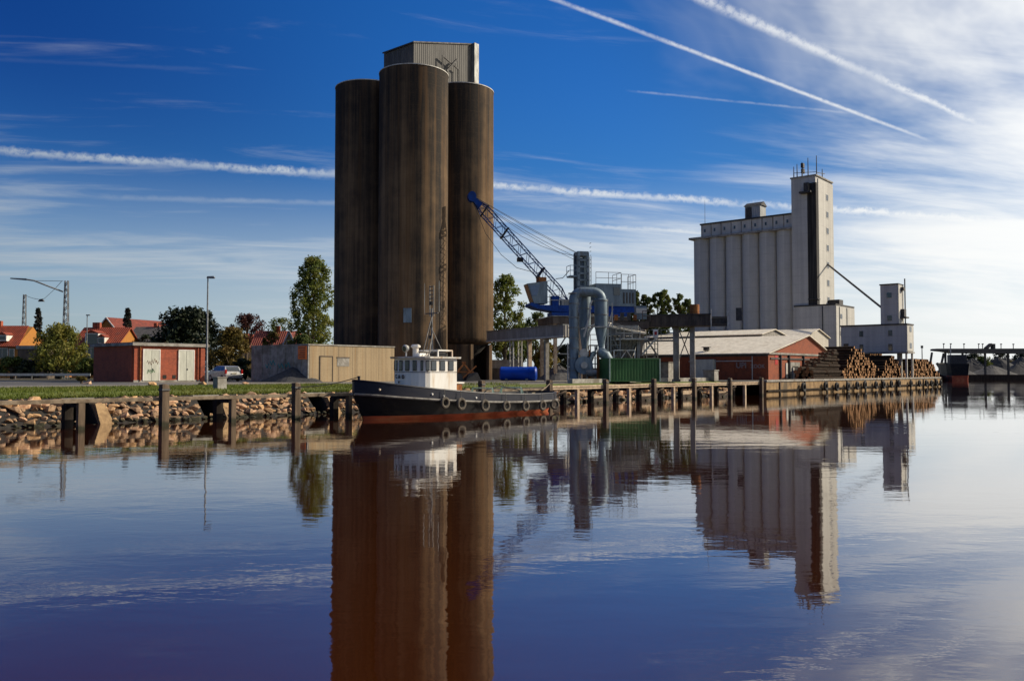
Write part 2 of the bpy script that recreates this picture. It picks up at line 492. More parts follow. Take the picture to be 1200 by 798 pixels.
mat('stone_b', (0.38, 0.245, 0.14), (0.20, 0.12, 0.07), 5, rough=0.95, bump=0.5, tide=True)
mat('stone_c', (0.54, 0.36, 0.22), (0.42, 0.22, 0.12), 4, rough=0.95, bump=0.5, tide=True)
mat('log_bark', (0.042, 0.027, 0.017), (0.020, 0.013, 0.009), 4, (1, 0.2, 1), 0.95, 0.6, spec=0.1)
mat('log_end', (0.40, 0.20, 0.075), (0.22, 0.10, 0.035), 3, rough=0.9)
mat('bark', (0.10, 0.075, 0.05), (0.06, 0.045, 0.03), 4, (1, 1, 0.3), 0.95, 0.6)
mat_leaf('leaf_poplar', (0.17, 0.20, 0.04), (0.08, 0.12, 0.022), (0.24, 0.22, 0.045), 0.4)
mat_leaf('leaf_willow', (0.18, 0.18, 0.034), (0.11, 0.13, 0.024), (0.21, 0.17, 0.026), 0.35)
mat_leaf('leaf_dark', (0.018, 0.028, 0.012), (0.010, 0.018, 0.008), (0.026, 0.034, 0.012), 0.1)
mat_leaf('leaf_olive', (0.16, 0.12, 0.026), (0.09, 0.08, 0.02), (0.19, 0.115, 0.026), 0.35)
mat_leaf('leaf_copper', (0.060, 0.020, 0.018), (0.035, 0.014, 0.014), (0.085, 0.026, 0.016))
mat_leaf('leaf_green', (0.090, 0.12, 0.026), (0.045, 0.070, 0.016), (0.15, 0.15, 0.028), 0.35)
mat_leaf('leaf_spruce', (0.022, 0.030, 0.020), (0.014, 0.020, 0.014), (0.045, 0.022, 0.022), 0.1)
mat_leaf('leaf_gold', (0.20, 0.14, 0.015), (0.11, 0.09, 0.015), (0.17, 0.15, 0.02))
mat_leaf('grass_blade', (0.13, 0.165, 0.020), (0.09, 0.12, 0.014), (0.17, 0.165, 0.03), 0.35)
mat_glass('glass_dark')
mat_glass('glass_blue', (0.02, 0.05, 0.11))

def mat_water():
    m, b, bs = new_mat('water')
    co = b.node('ShaderNodeTexCoord').outputs['Object']
    n0 = b.noise(co, 0.06, 3, 0.5)
    bs.inputs['Base Color'].default_value = (0.060, 0.017, 0.008, 1)
    b.l.new(b.mix(b.rng(n0, 0.35, 0.65), (0.040, 0.0105, 0.0022), (0.031, 0.0090, 0.0022)), bs.inputs['Base Color'])
    bs.inputs['Roughness'].default_value = 0.02
    bs.inputs['IOR'].default_value = 1.9
    bs.inputs['Coat Weight'].default_value = 0.55
    bs.inputs['Coat IOR'].default_value = 1.6
    bs.inputs['Coat Roughness'].default_value = 0.02
    v1 = b.vmath('MULTIPLY', co, (0.55, 1.0, 1.0))
    n1 = b.noise(v1, 1.5, 3, 0.5, 0.3)
    n2 = b.noise(v1, 7.0, 3, 0.55, 0.2)
    n3 = b.noise(b.vmath('MULTIPLY', co, (0.35, 1.0, 1.0)), 0.09, 4, 0.6, 0.5)
    n4 = b.noise(v1, 0.35, 2, 0.5, 0.2)
    h = b.math('ADD', b.math('ADD', n1, b.math('MULTIPLY', n4, 0.7)), b.math('MULTIPLY', n2, 0.20))
    h = b.math('MULTIPLY', h, b.rng(n3, 0.35, 0.68, 0.30, 1.25))
    bn = b.node('ShaderNodeBump')
    bn.inputs['Strength'].default_value = 1.0
    bn.inputs['Distance'].default_value = 0.0048
    b.l.new(h, bn.inputs['Height'])
    b.l.new(bn.outputs[0], bs.inputs['Normal'])
    b.l.new(bn.outputs[0], bs.inputs['Coat Normal'])
    MATS['water'] = m
mat_water()

# ---------------------------------------------------------------- mesh builder
class MB:
    def __init__(self):
        self.v, self.f = [], []
    def add(self, vs, fs):
        o = len(self.v)
        self.v += [tuple(p) for p in vs]
        self.f += [tuple(i + o for i in q) for q in fs]
        return self
    def box(self, x0, x1, y0, y1, z0, z1):
        return self.add([(x0, y0, z0), (x1, y0, z0), (x1, y1, z0), (x0, y1, z0), (x0, y0, z1), (x1, y0, z1), (x1, y1, z1), (x0, y1, z1)],
                        [(0, 3, 2, 1), (4, 5, 6, 7), (0, 1, 5, 4), (1, 2, 6, 5), (2, 3, 7, 6), (3, 0, 4, 7)])
    def hexa(self, b4, t4):
        return self.add(list(b4) + list(t4), [(0, 3, 2, 1), (4, 5, 6, 7), (0, 1, 5, 4), (1, 2, 6, 5), (2, 3, 7, 6), (3, 0, 4, 7)])
    def bar(self, p, q, w=0.1, h=None):
        p, q = Vector(p), Vector(q)
        h = h or w
        d = (q - p).normalized()
        a = d.cross(Vector((0, 0, 1)))
        a = a.normalized() if a.length > 1e-4 else Vector((1, 0, 0))
        c = a.cross(d).normalized()
        a, c = a * w / 2, c * h / 2
        return self.hexa([p - a - c, p + a - c, p + a + c, p - a + c], [q - a - c, q + a - c, q + a + c, q - a + c])
    def tube(self, pts, r, seg=8, cap=True):
        pts = [Vector(p) for p in pts]
        n = len(pts)
        rs = r if isinstance(r, (list, tuple)) else [r] * n
        ref = None
        rings = []
        for i, p in enumerate(pts):
            d = (pts[min(i + 1, n - 1)] - pts[max(i - 1, 0)]).normalized()
            if ref is None:
                ref = d.cross(Vector((0, 0, 1)))
                if ref.length < 1e-3:
                    ref = Vector((1, 0, 0))
            a = (ref - d * ref.dot(d)).normalized()
            ref = a
            c = d.cross(a)
            rings.append([p + (a * math.cos(2 * math.pi * k / seg) + c * math.sin(2 * math.pi * k / seg)) * rs[i] for k in range(seg)])
        vs = [v for rg in rings for v in rg]
        fs = []
        for i in range(n - 1):
            for k in range(seg):
                k2 = (k + 1) % seg
                fs.append((i * seg + k, i * seg + k2, (i + 1) * seg + k2, (i + 1) * seg + k))
        if cap:
            fs.append(tuple(range(seg - 1, -1, -1)))
            fs.append(tuple((n - 1) * seg + k for k in range(seg)))
        return self.add(vs, fs)
    def lathe(self, prof, cx=0, cy=0, seg=24, a0=0.0, a1=2 * math.pi, cap=True):
        full = abs(a1 - a0 - 2 * math.pi) < 1e-6
        m = seg if full else seg + 1
        vs, fs = [], []
        for r, z in prof:
            for k in range(m):
                a = a0 + (a1 - a0) * k / seg
                vs.append((cx + r * math.cos(a), cy + r * math.sin(a), z))
        for i in range(len(prof) - 1):
            for k in range(seg):
                k2 = (k + 1) % m
                fs.append((i * m + k, i * m + k2, (i + 1) * m + k2, (i + 1) * m + k))
        if full and cap:
            fs.append(tuple(range(m - 1, -1, -1)))
            fs.append(tuple((len(prof) - 1) * m + k for k in range(m)))
        return self.add(vs, fs)
    def prism(self, poly, axis, a, b):
        """poly of 2-D points in the plane normal to axis, extruded from a to b"""
        def P(q, h):
            return {'x': (h, q[0], q[1]), 'y': (q[0], h, q[1]), 'z': (q[0], q[1], h)}[axis]
        n = len(poly)
        vs = [P(q, a) for q in poly] + [P(q, b) for q in poly]
        fs = [tuple(range(n)), tuple(range(2 * n - 1, n - 1, -1))]
        for i in range(n):
            j = (i + 1) % n
            fs.append((i, i + n, j + n, j))
        return self.add(vs, fs)
    def mesh(self, name, fix=True):
        me = bpy.data.meshes.new(name)
        me.from_pydata(self.v, [], self.f)
        if fix:
            bm = bmesh.new()
            bm.from_mesh(me)
            bmesh.ops.recalc_face_normals(bm, faces=bm.faces)
            bm.to_mesh(me)
            bm.free()
        return me
    def build(self, name, m, parent=None, smooth=False, loc=None, rz=None, bevel=0.0, fix=True):
        me = self.mesh(name, fix)
        if bevel:
            bm = bmesh.new()
            bm.from_mesh(me)
            bmesh.ops.bevel(bm, geom=list(bm.edges), offset=bevel, segments=2, affect='EDGES', profile=0.6)
            bm.to_mesh(me)
            bm.free()
        me.materials.append(MATS[m])
        if smooth:
            for p in me.polygons:
                p.use_smooth = True
            me.set_sharp_from_angle(angle=R(40))
        return link(name, me, parent, loc, rz)

def link(name, me, parent=None, loc=None, rz=None):
    o = bpy.data.objects.new(name, me)
    COL.objects.link(o)
    if parent is not None:
        o.parent = parent
    if loc is not None:
        o.location = loc
    if rz is not None:
        o.rotation_euler = (0, 0, rz)
    return o

def tag(o, label=None, cat=None, group=None, kind=None):
    for k, v in (('label', label), ('category', cat), ('group', group), ('kind', kind)):
        if v:
            o[k] = v
    return o

def thing(name, label, cat, loc=(0, 0, 0), rz=ANG, group=None):
    o = bpy.data.objects.new(name, None)
    COL.objects.link(o)
    o.location = loc
    o.rotation_euler = (0, 0, rz)
    o.empty_display_size = 0.3
    return tag(o, label, cat, group)

def copy_tree(o, parent=None):
    c = o.copy()
    COL.objects.link(c)
    c.parent = parent
    for ch in list(o.children):
        copy_tree(ch, c)
    return c

def text_mesh(name, body, size, m, parent, loc, rot, depth=0.004, bold=0.0):
    cu = bpy.data.curves.new(name, 'FONT')
    cu.body = body
    cu.size = size
    cu.extrude = depth
    cu.offset = bold
    cu.align_x = 'CENTER'
    cu.align_y = 'CENTER'
    tmp = bpy.data.objects.new('tmp_text', cu)
    COL.objects.link(tmp)
    dg = bpy.context.evaluated_depsgraph_get()
    me = bpy.data.meshes.new_from_object(tmp.evaluated_get(dg))
    bpy.data.objects.remove(tmp)
    bpy.data.curves.remove(cu)
    me.materials.clear()
    me.materials.append(MATS[m])
    o = link(name, me, parent, loc)
    o.rotation_euler = rot
    return o

# ================================================================ the setting
def sheet(name, polys, z, m, kind='structure'):
    """flat sheet made of convex pieces (points may carry their own height)"""
    me = bpy.data.meshes.new(name)
    bm = bmesh.new()
    for pts in polys:
        f = bm.faces.new([bm.verts.new((p.x, p.y, p.z if p.z else z)) for p in pts])
        f.normal_update()
        if f.normal.z < 0:
            f.normal_flip()
    bm.to_mesh(me)
    bm.free()
    me.materials.append(MATS[m])
    return tag(link(name, me), kind=kind)

def V2(x, y):
    return Vector((x, y, 0))
def rect(s0, s1, t0, t1):
    return [W(s0, t0), W(s1, t0), W(s1, t1), W(s0, t1)]

sheet('water', [[V2(-4000, -400), V2(4000, -400), V2(4000, 4000), V2(-4000, 4000)]], 0.0, 'water')
S_END = 124.0
TB = 5.2           # where the level land begins behind the rock bank
fc = W(S_END, 6000)
rim = [W(S_END, 0.3), W(S_END + 1.5, 4), V2(126, 252), V2(1500, 300), V2(5000, 4000)]
sheet('ground', [rect(-6000, 60, TB, 6000), rect(60, S_END, 0.3, 6000)] + [[fc, a, b] for a, b in zip(rim[:-1], rim[1:])], G, 'earth')
sheet('grass_verge', [rect(-80, 23, TB, 18.5), [W(-80, 4.2, 1.12), W(60, 4.2, 1.12), W(60, TB, G), W(-80, TB, G)]], G + 0.004, 'grass_ground')
sheet('gravel_path', [rect(-80, 23, 18.5, 27), rect(23, 60, TB, 27), rect(16, 60, 27, 48), rect(60, S_END, 0.6, 34)], G + 0.004, 'gravel')
sheet('road', [rect(-90, 16, 27, 64)], G + 0.004, 'asphalt')

# far side of the basin: a dark quay wall
fb = MB()
far_line = [W(S_END + 0.2, 0.0), W(S_END + 1.7, 4), V2(126.2, 251.8), V2(600, 267), V2(1500, 299.8)]
for a, b in zip(far_line[:-1], far_line[1:]):
    d = (b - a).normalized()
    nn = Vector((d.y, -d.x, 0)) * 0.35
    fb.hexa([a + nn + Vector((0, 0, -1)), b + nn + Vector((0, 0, -1)), b - nn + Vector((0, 0, -1)), a - nn + Vector((0, 0, -1))],
            [a + nn + Vector((0, 0, G + .12)), b + nn + Vector((0, 0, G + .12)), b - nn + Vector((0, 0, G + .12)), a - nn + Vector((0, 0, G + .12))])
tag(fb.build('far_quay_wall', 'timber_dark'), kind='structure')

# ---- quay wall on the right, earth-coloured boards under a concrete cap
qr = thing('quay_wall', 'earth brown quay wall with timber rubbing strips below the log piles', 'quay wall', W(60.0, 0, 0))
L = S_END - 60
MB().box(0, L, 0.0, 0.6, -1.5, G - 0.06).build('wall_face', 'quay_boards', qr)
MB().box(-0.05, L + .05, -0.08, 0.7, G - 0.06, G + 0.14).build('cap', 'grey_concrete', qr)
for k in range(10):
    MB().box(k * 6.4 + .02, k * 6.4 + 6.36, -0.16, -0.005, 0.34, 0.50).build('rubbing_strip', 'timber_dark', qr)
    MB().box(k * 6.4 + 3.0, k * 6.4 + 3.2, -0.12, -0.004, -1.0, G - 0.09).build('fender_pile', 'timber_grey', qr)

# ---- rock bank under the jetty, with dark drain recesses
REC = [(-8.4, -7.5), (-2.15, -1.2), (3.8, 4.75), (10.2, 11.1), (16.7, 17.6), (23.1, 24.0)]
def in_rec(s, pad=0.0):
    return any(a - pad < s < b + pad for a, b in REC)
bank = MB()
edges = [-40.0]
for a, b in REC:
    edges += [a, b]
edges += [60.0]
def strip(mb, a, b, prof):
    mb.add([W(a, t, z) for t, z in prof] + [W(b, t, z) for t, z in prof],
           [(i, i + 1, i + 1 + len(prof), i + len(prof)) for i in range(len(prof) - 1)])
for i in range(len(edges) - 1):
    a, b = edges[i], edges[i + 1]
    if i % 2 == 0:
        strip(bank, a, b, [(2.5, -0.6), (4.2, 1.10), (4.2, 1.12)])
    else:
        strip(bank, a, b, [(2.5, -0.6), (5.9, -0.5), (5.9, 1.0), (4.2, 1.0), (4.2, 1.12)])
        for e in (a, b):
            bank.add([W(e, 2.5, -.6), W(e, 4.2, 1.10), W(e, 5.9, 1.0), W(e, 5.9, -.6)], [(0, 1, 2, 3)])
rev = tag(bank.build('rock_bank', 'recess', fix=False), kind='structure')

def stone_mesh(i, m):
    rnd = random.Random(100 + i)
    bm = bmesh.new()
    for k in range(13):
        v = Vector((rnd.gauss(0, 1), rnd.gauss(0, 1), rnd.gauss(0, 1))).normalized()
        bm.verts.new((v.x * 0.5 * rnd.uniform(.85, 1.1), v.y * 0.36 * rnd.uniform(.85, 1.1), v.z * 0.30 * rnd.uniform(.85, 1.1)))
    bmesh.ops.convex_hull(bm, input=bm.verts)
    for v in [v for v in bm.verts if not v.link_faces]:
        bm.verts.remove(v)
    bmesh.ops.recalc_face_normals(bm, faces=bm.faces)
    me = bpy.data.meshes.new('stone')
    bm.to_mesh(me)
    bm.free()
    me.materials.append(MATS[m])
    return me
STONES = [stone_mesh(i, ('stone_a', 'stone_b', 'stone_c', 'stone_b')[i % 4]) for i in range(12)]

def stone_spots(s0, s1, ds, dq, size):
    out = []
    rows = int(1.0 / dq)
    for r in range(rows + 1):
        s = s0 + (r % 2) * ds * 0.5
        while s < s1:
            ss = s + random.uniform(-.3, .3) * ds
            q = r * dq + random.uniform(-.3, .3) * dq
            if (not in_rec(ss, 0.10) or (q < .42 and random.random() < .8)) and q < .93:
                out.append((ss, q, size * random.choice((.5, .62, .75, .9, 1.0, 1.2, 1.55))))
            s += ds
    return out
near_st = stone_spots(-9.0, 13.5, 0.36, 0.115, 0.42)
near_st.sort(key=lambda a: (a[0] + 9) - a[2] * 30)
random.seed(11)
def place_stone(a):
    s, q, sz = a
    p = W(s, 2.62 + 1.55 * q, -0.42 + 1.55 * q)
    m = Matrix.Translation(p) @ Matrix.Rotation(ANG + random.uniform(-.9, .9), 4, 'Z') @ Matrix.Rotation(random.uniform(.2, 1.1), 4, 'X') @ Matrix.Rotation(random.uniform(-.5, .5), 4, 'Y') @ Matrix.Diagonal((sz, sz, sz, 1))
    return m
for k, a in enumerate(near_st[:300]):
    o = link('stone', STONES[random.randrange(12)], rev)
    o.matrix_world = place_stone(a)
def stones_joined(name, spots, parent):
    mb = MB()
    mats = ['stone_a', 'stone_b', 'stone_c']
    idx = []
    for a in spots:
        m = place_stone(a)
        me = STONES[random.randrange(12)]
        mb.add([m @ v.co for v in me.vertices], [tuple(p.vertices) for p in me.polygons])
        idx += [random.randrange(3)] * len(me.polygons)
    me = mb.mesh(name, False)
    for q in mats:
        me.materials.append(MATS[q])
    me.polygons.foreach_set('material_index', idx)
    return tag(link(name, me, parent), kind='stuff')
stones_joined('rock_armour', near_st[300:] + stone_spots(13.5, 59.5, 0.55, 0.16, 0.6), rev)

for a, b in REC[:4]:
    ck = MB()
    ck.hexa([W(b, 2.5, -.6), W(b + .75, 2.6, -.6), W(b + .75, 4.2, -.6), W(b, 4.2, -.6)],
            [W(b + .05, 3.5, .85), W(b + .5, 3.6, .85), W(b + .5, 4.2, .85), W(b + .05, 4.2, .85)])
    ck.build('drain_cheek', 'tan_concrete', rev)
    MB().add([W(a - .2, 3.95, .93), W(b + .2, 3.95, .93), W(b + .2, 4.3, .93), W(a - .2, 4.3, .93), W(a - .2, 3.95, 1.10), W(b + .2, 3.95, 1.10), W(b + .2, 4.3, 1.10), W(a - .2, 4.3, 1.10)],
             [(0, 3, 2, 1), (4, 5, 6, 7), (0, 1, 5, 4), (1, 2, 6, 5), (2, 3, 7, 6), (3, 0, 4, 7)]).build('drain_lintel', 'grey_concrete', rev)

# ---- timber jetty standing in front of the bank
jet = thing('timber_jetty', 'long weathered timber jetty frame on posts along the quay', 'jetty', W(0, 0, 0))
def wob(a):
    return random.uniform(-a, a)
for k in range(-4, 10):
    x = 6.5 * k
    left = k < 4
    # tall mooring post, slightly out of true, top split by weather
    w = 0.15
    tx, ty = wob(.03), wob(.03)
    MB().hexa([(x - w, -w - .14, -1.6), (x + w, -w - .14, -1.6), (x + w, w - .14, -1.6), (x - w, w - .14, -1.6)],
              [(x - w + tx, -w - .14 + ty, 1.70), (x + w + tx, -w - .14 + ty, 1.66 + wob(.03)), (x + w + tx, w - .14 + ty, 1.72), (x - w + tx, w - .14 + ty, 1.69)]).build('mooring_post', 'timber_grey', jet)
    MB().hexa([(x - w - .02, -w - .16, 1.44), (x + w + .02, -w - .16, 1.44), (x + w + .02, w - .12, 1.44), (x - w - .02, w - .12, 1.44)],
              [(x - w - .02 + tx, -w - .16 + ty, 1.52), (x + w + .02 + tx, -w - .16 + ty, 1.52), (x + w + .02 + tx, w - .12 + ty, 1.52), (x - w - .02 + tx, w - .12 + ty, 1.52)]).build('post_band', 'steel_dark', jet)
    xs = x + 3.25
    if k < 9:
        ztp = 1.018 if left else 1.04
        MB().hexa([(xs - .12, -.10, -1.6), (xs + .12, -.10, -1.6), (xs + .12, .14, -1.6), (xs - .12, .14, -1.6)],
                  [(xs - .12 + wob(.03), -.10, ztp), (xs + .12, -.10, ztp), (xs + .12, .14, ztp), (xs - .12, .14, ztp)]).build('short_post', 'timber_grey' if left else 'timber_pale', jet)
        for xx in ((xs,) if left else (xs, x)):
            MB().box(xx - .16, xx + .16, 1.02, 1.34, -1.6, 0.92).build('rear_pile', 'timber_dark', jet)
            MB().box(xx - .09, xx + .09, 0.16, 1.36, 0.84, 1.02).build('cross_beam', 'timber_dark', jet)
        m = 'timber_beam' if left else 'timber_pale'
        zu = 1.05 if left else 1.19
        MB().box(x + .005, x + 6.495, -.05, .20, zu - (.03 if left else 0), zu + .12).build('upper_rail', m, jet, bevel=.015)
        if not left:
            MB().box(x + .005, x + 6.495, -.02, .18, 1.045, 1.145).build('lower_rail', m, jet, bevel=.012)
            MB().box(x + .005, x + 6.495, 1.05, 1.30, 0.925, 1.06).build('rear_beam', 'timber_dark', jet)
        if not left:
            MB().bar((x + .3, .75, 0.05), (xs - .25, .75, .92), .12).build('brace', 'timber_grey', jet)
            MB().box(x + .4, xs - .5, 1.16, 1.22, -.05 + wob(.1), .55 + wob(.12)).build('backing_board', 'timber_pale', jet)

# low concrete kerb behind the jetty
tag(MB().box(0, 24, 0, .45, 0, .34).build('concrete_kerb', 'grey_concrete', loc=W(36, 5.3, G), rz=ANG, bevel=.02),
    'long low grey concrete kerb behind the pale jetty rails', 'kerb')

# ================================================================ the big brown silos
SM = Vector((-10.7, 92.0, G))
silo = thing('grain_silo', 'tall cluster of brown streaked concrete silos with a metal headhouse on top', 'silo', SM)
RS, AS, HT = 3.74, 7.5, 33.1
cent = {'near': (0, 0), 'right': (AS, 0), 'left': (0, AS), 'far': (AS, AS)}
for nm, (cx, cy) in cent.items():
    zb = 0.0 if nm in ('near', 'left', 'far') else 3.95
    prof = [(RS, zb), (RS, HT)] if nm != 'right' else [(RS * .80, zb), (RS * .93, zb + .22), (RS, zb + .75), (RS, HT)]
    o = MB().lathe(prof, 0, 0, 72).build('silo_cylinder', 'silo_concrete', silo, smooth=True, loc=(cx, cy, 0))
    o.rotation_euler = (0, 0, {'near': 0.3, 'right': 2.0, 'left': 4.1, 'far': 1.1}[nm])
    MB().lathe([(RS + .05, HT - .002), (RS + .05, HT + .10), (RS - .25, HT + .10), (RS - .25, HT + .03)], 0, 0, 72).build('rim', 'steel_pale', silo, smooth=True, loc=(cx, cy, 0))
# undercroft of the right silo: wall with a dark opening towards the yard
cx, cy = cent['right']
ua = MB().lathe([(RS * .965, 0), (RS * .965, 3.96)], 0, 0, 60, R(-68), R(242), cap=False)
ua.build('undercroft_wall', 'silo_concrete', silo, loc=(cx, cy, 0))
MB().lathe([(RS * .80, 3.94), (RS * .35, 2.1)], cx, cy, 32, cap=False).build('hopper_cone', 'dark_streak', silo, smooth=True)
for a in (-70, -118):
    ax, ay = cx + RS * .93 * math.cos(R(a)), cy + RS * .93 * math.sin(R(a))
    MB().box(ax - .22, ax + .22, ay - .22, ay + .22, 0, 3.95).build('pillar', 'silo_concrete', silo)
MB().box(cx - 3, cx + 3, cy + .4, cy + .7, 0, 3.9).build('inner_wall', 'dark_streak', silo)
MB().box(-.42, .42, -RS - .05, -RS + .3, 6.0, 7.5).build('hatch', 'steel_blue', silo).rotation_euler = (0, 0, R(-52))
# infill fins between neighbouring cylinders
MB().box(-.25, .25, RS - .15, AS - RS + .15, 0, HT).build('infill_wall', 'silo_concrete', silo)
MB().box(RS - .15, AS - RS + .15, -.25, .25, 4.2, HT).build('infill_wall', 'silo_concrete', silo)
# headhouse: corner over the near silo, roof rising along the quay direction
hc = px(485, 51, 92.3) - SM
hx = hc.dot(U); hy = hc.dot(N)
hz0 = HT + .05
z1 = zat(51, 92.3) - G
end = px(557, 53, 92.3 + 10 * U.y)
z2 = end.z - G
LX, LY = 10.0, 4.9
hh = MB()
hh.hexa([(hx, hy, hz0), (hx + LX, hy, hz0), (hx + LX, hy + LY, hz0), (hx, hy + LY, hz0)],
        [(hx, hy, z1), (hx + LX, hy, z2), (hx + LX, hy + LY, z2), (hx, hy + LY, z1)])
head = hh.build('headhouse', 'headhouse_sheet', silo)
MB().hexa([(hx - .15, hy - .12, z1 + .003), (hx + LX + .1, hy - .12, z2 + .003), (hx + LX + .1, hy + LY + .1, z2 + .003), (hx - .15, hy + LY + .1, z1 + .003)],
          [(hx - .15, hy - .12, z1 + .16), (hx + LX + .1, hy - .12, z2 + .16), (hx + LX + .1, hy + LY + .1, z2 + .16), (hx - .15, hy + LY + .1, z1 + .16)]).build('roof', 'steel_dark', head)
MB().box(hx + LX - .7, hx + LX + .04, hy - .5, hy - .003, hz0, z2 - .05).build('corner_casing', 'steel_grey', head)
hf = MB()
fx, fy = hx + 4.0, hy - .45
hf.bar((fx, fy, hz0), (fx, fy, hz0 + 3.4), .12).bar((fx + 2.6, fy, hz0 - .02), (fx + 2.6, fy, hz0 + 2.5), .12)
hf.bar((fx - .06, fy, hz0 + 3.4), (fx + 2.7, fy, hz0 + 2.5), .14).bar((fx + .5, fy - .15, hz0 + 1.7), (fx + 2.2, fy - .15, hz0 + 3.5), .24)
hf.build('hoist_frame', 'steel_dark', silo)
rl = MB()
for k in range(14):
    a = R(150 + k * 12)
    p = (RS * .95 * math.cos(a), RS * .95 * math.sin(a), HT)
    rl.bar(p, (p[0], p[1], HT + .95), .05)
rl.tube([(RS * .95 * math.cos(R(150 + k * 12)), RS * .95 * math.sin(R(150 + k * 12)), HT + .95) for k in range(14)], .03, 5)
#rl.build('guard_rail', 'steel_pale', silo)

# ================================================================ grain plant on the right
YT = 150.0
s0, t0 = st(958.5, YT)
plant = thing('grain_plant', 'pale grey grain silo plant with tall lift tower and row of bins', 'silo plant', W(s0, t0, G))
def zl(y, Y):
    return zat(y, Y, 950) - G
tower_h = zl(206, YT)
TW, TD = 8.3, 4.4         # along u, along n
MB().box(0.0, TW, 0.0, TD, 0, tower_h).build('tower', 'plant_concrete', plant)
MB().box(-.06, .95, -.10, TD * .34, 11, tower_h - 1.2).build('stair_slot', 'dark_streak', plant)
MB().box(.97, TW + .03, -.14, -.003, 11.5, tower_h - .35).build('tower_face', 'plant_concrete', plant)
MB().box(-.15, TW + .15, -.2, TD + .15, tower_h + .003, tower_h + .25).build('tower_coping', 'grey_concrete', plant)
for y in (226, 246.5, 266, 286.5, 307, 328.5, 349):
    w = MB().box(4.6, 5.9, -.17, -.143, zl(y, YT) - .75, zl(y, YT) + .55).build('tower_window', 'steel_pale', plant)
    MB().box(4.75, 5.75, -.19, -.172, zl(y, YT) - .62, zl(y, YT) + .42).build('pane', 'glass_dark', w)
# rooftop balcony near the tower head
bal = MB().box(-1.1, .2, .5, 2.6, tower_h - 3.0, tower_h - 2.7).build('balcony', 'steel_dark', plant)
MB().box(-.9, -.05, 1.0, 1.8, tower_h - 2.7, tower_h - 1.2).build('balcony_cabinet', 'steel_dark', plant)
for nm, x, y, h in (('a', .3, TD - .4, 2.0), ('b', .3, TD - 1.0, 2.4), ('c', 1.2, TD - 1.6, 1.4), ('d', .3, 2.5, 2.6), ('e', .3, 1.4, 3.2), ('f', 2.0, .5, 3.8), ('g', 4.5, .4, 1.8)):
    MB().tube([(x, y, tower_h + .25), (x, y, tower_h + .25 + h)], [.10, .06], 6).build('antenna', 'steel_dark', plant)
for (x, y, h) in ((1.2, TD - 1.6, 1.5), (.3, 2.5, 2.3)):
    MB().box(x - .35, x + .35, y - .35, y + .1, tower_h + h - .5, tower_h + h + .3).build('antenna_panel', 'steel_dark', plant)
MB().bar((2.0, .5, tower_h + 1.0), (5.4, .3, tower_h + 1.3), .10).bar((.3, TD - .4, tower_h + 1.1), (2.0, .5, tower_h + 1.1), .08).build('antenna_rail', 'steel_dark', plant)
# bins: two rows, the near one in view, running inland
n_b = 6
xl = 811.0
t_end = col_t(xl, s0) - t0
pitch = (t_end - TD) / n_b
br = pitch * .505
Yc = (W(s0, t0 + TD)).y
bin_h = zl(268.5, Yc)
for k in range(n_b):
    yc = TD + pitch * (k + .5)
    for row in range(2):
        MB().lathe([(br, 0), (br, bin_h)], 0, 0, 36).build('bin', 'plant_concrete', plant, smooth=True, loc=(br - .1 + row * pitch, yc, 0))
MB().box(br * .85, pitch * 2, TD + .1, t_end - .2, 0, bin_h - .1).build('infill_wall', 'plant_concrete', plant)
MB().box(-.35, pitch * 2, TD + .01, t_end + .35, bin_h + .003, bin_h + .38).build('bin_slab', 'grey_concrete', plant)
gh = zl(251, Yc)
g_end = col_t(822, s0) - t0
gal = MB().box(.35, pitch * 1.6, TD + .02, g_end, bin_h + .385, gh).build('gallery', 'plant_concrete', plant)
MB().box(.15, pitch * 1.7, TD + .02, g_end + .2, gh + .003, gh + .28).build('gallery_roof', 'steel_dark', plant)
for k in range(9):
    yc = TD + .9 + (g_end - TD - 1.7) * k / 8
    MB().box(.25, .346, yc - .16, yc + .16, bin_h + 1.25, bin_h + 1.85).build('gallery_window', 'glass_dark', plant)
    MB().box(.27, .347, yc + .62, yc + .78, bin_h + .5, gh - .05).build('gallery_pier', 'grey_concrete', plant)
vy = col_t(884, s0 + 1) - t0
vent = MB().box(.8, 3.4, vy - 1.55, vy + 1.45, gh + .285, gh + 2.6).build('roof_cabin', 'plant_sheet', plant)
MB().prism([(.6, gh + 2.603), (3.6, gh + 2.603), (2.1, gh + 3.4)], 'y', vy - 1.75, vy + 1.65).build('cabin_roof', 'steel_dark', vent)
MB().box(.7, .797, vy + .1, vy + 1.2, gh + .4, gh + 2.4).build('cabin_door', 'steel_dark', vent)
MB().tube([(1, g_end - .5, gh), (1, g_end - .5, gh + 5)], [.05, .02], 5).build('antenna', 'steel_dark', plant)
# the lower block at the foot of the tower
sb = s0 - .5
tb = col_t(980, sb)
Yb = W(sb, tb).y
bh_ = zl(357.5, Yb)
lb = col_t(932, sb) - tb
blk = thing('plant_block', 'grey square annex block with a sunlit side at the tower foot', 'building', W(sb, tb, G))
MB().box(0, 9.5, 0, lb, 0, bh_).build('wall', 'plant_concrete', blk)
MB().box(-.1, 9.6, -.1, lb + .1, bh_ + .003, bh_ + .25).build('roof', 'steel_dark', blk)
MB().box(.06, 9.5, -.12, -.003, .1, bh_ - .1).build('front_face', 'plant_concrete', blk)
for zz in (.9, .66):
    MB().box(2.1, 3.0, -.16, -.123, bh_ * zz - 1.0, bh_ * zz - .2).build('window', 'glass_dark', blk)
for xx in (1.5, 5.3):
    MB().box(xx, xx + .22, -.22, -.125, .2, bh_ - .2).build('drain_pipe', 'steel_grey', blk)
MB().box(5.5, 7.5, 1.2, 3.0, bh_ + .255, bh_ + 1.4).build('roof_vent', 'steel_dark', blk)
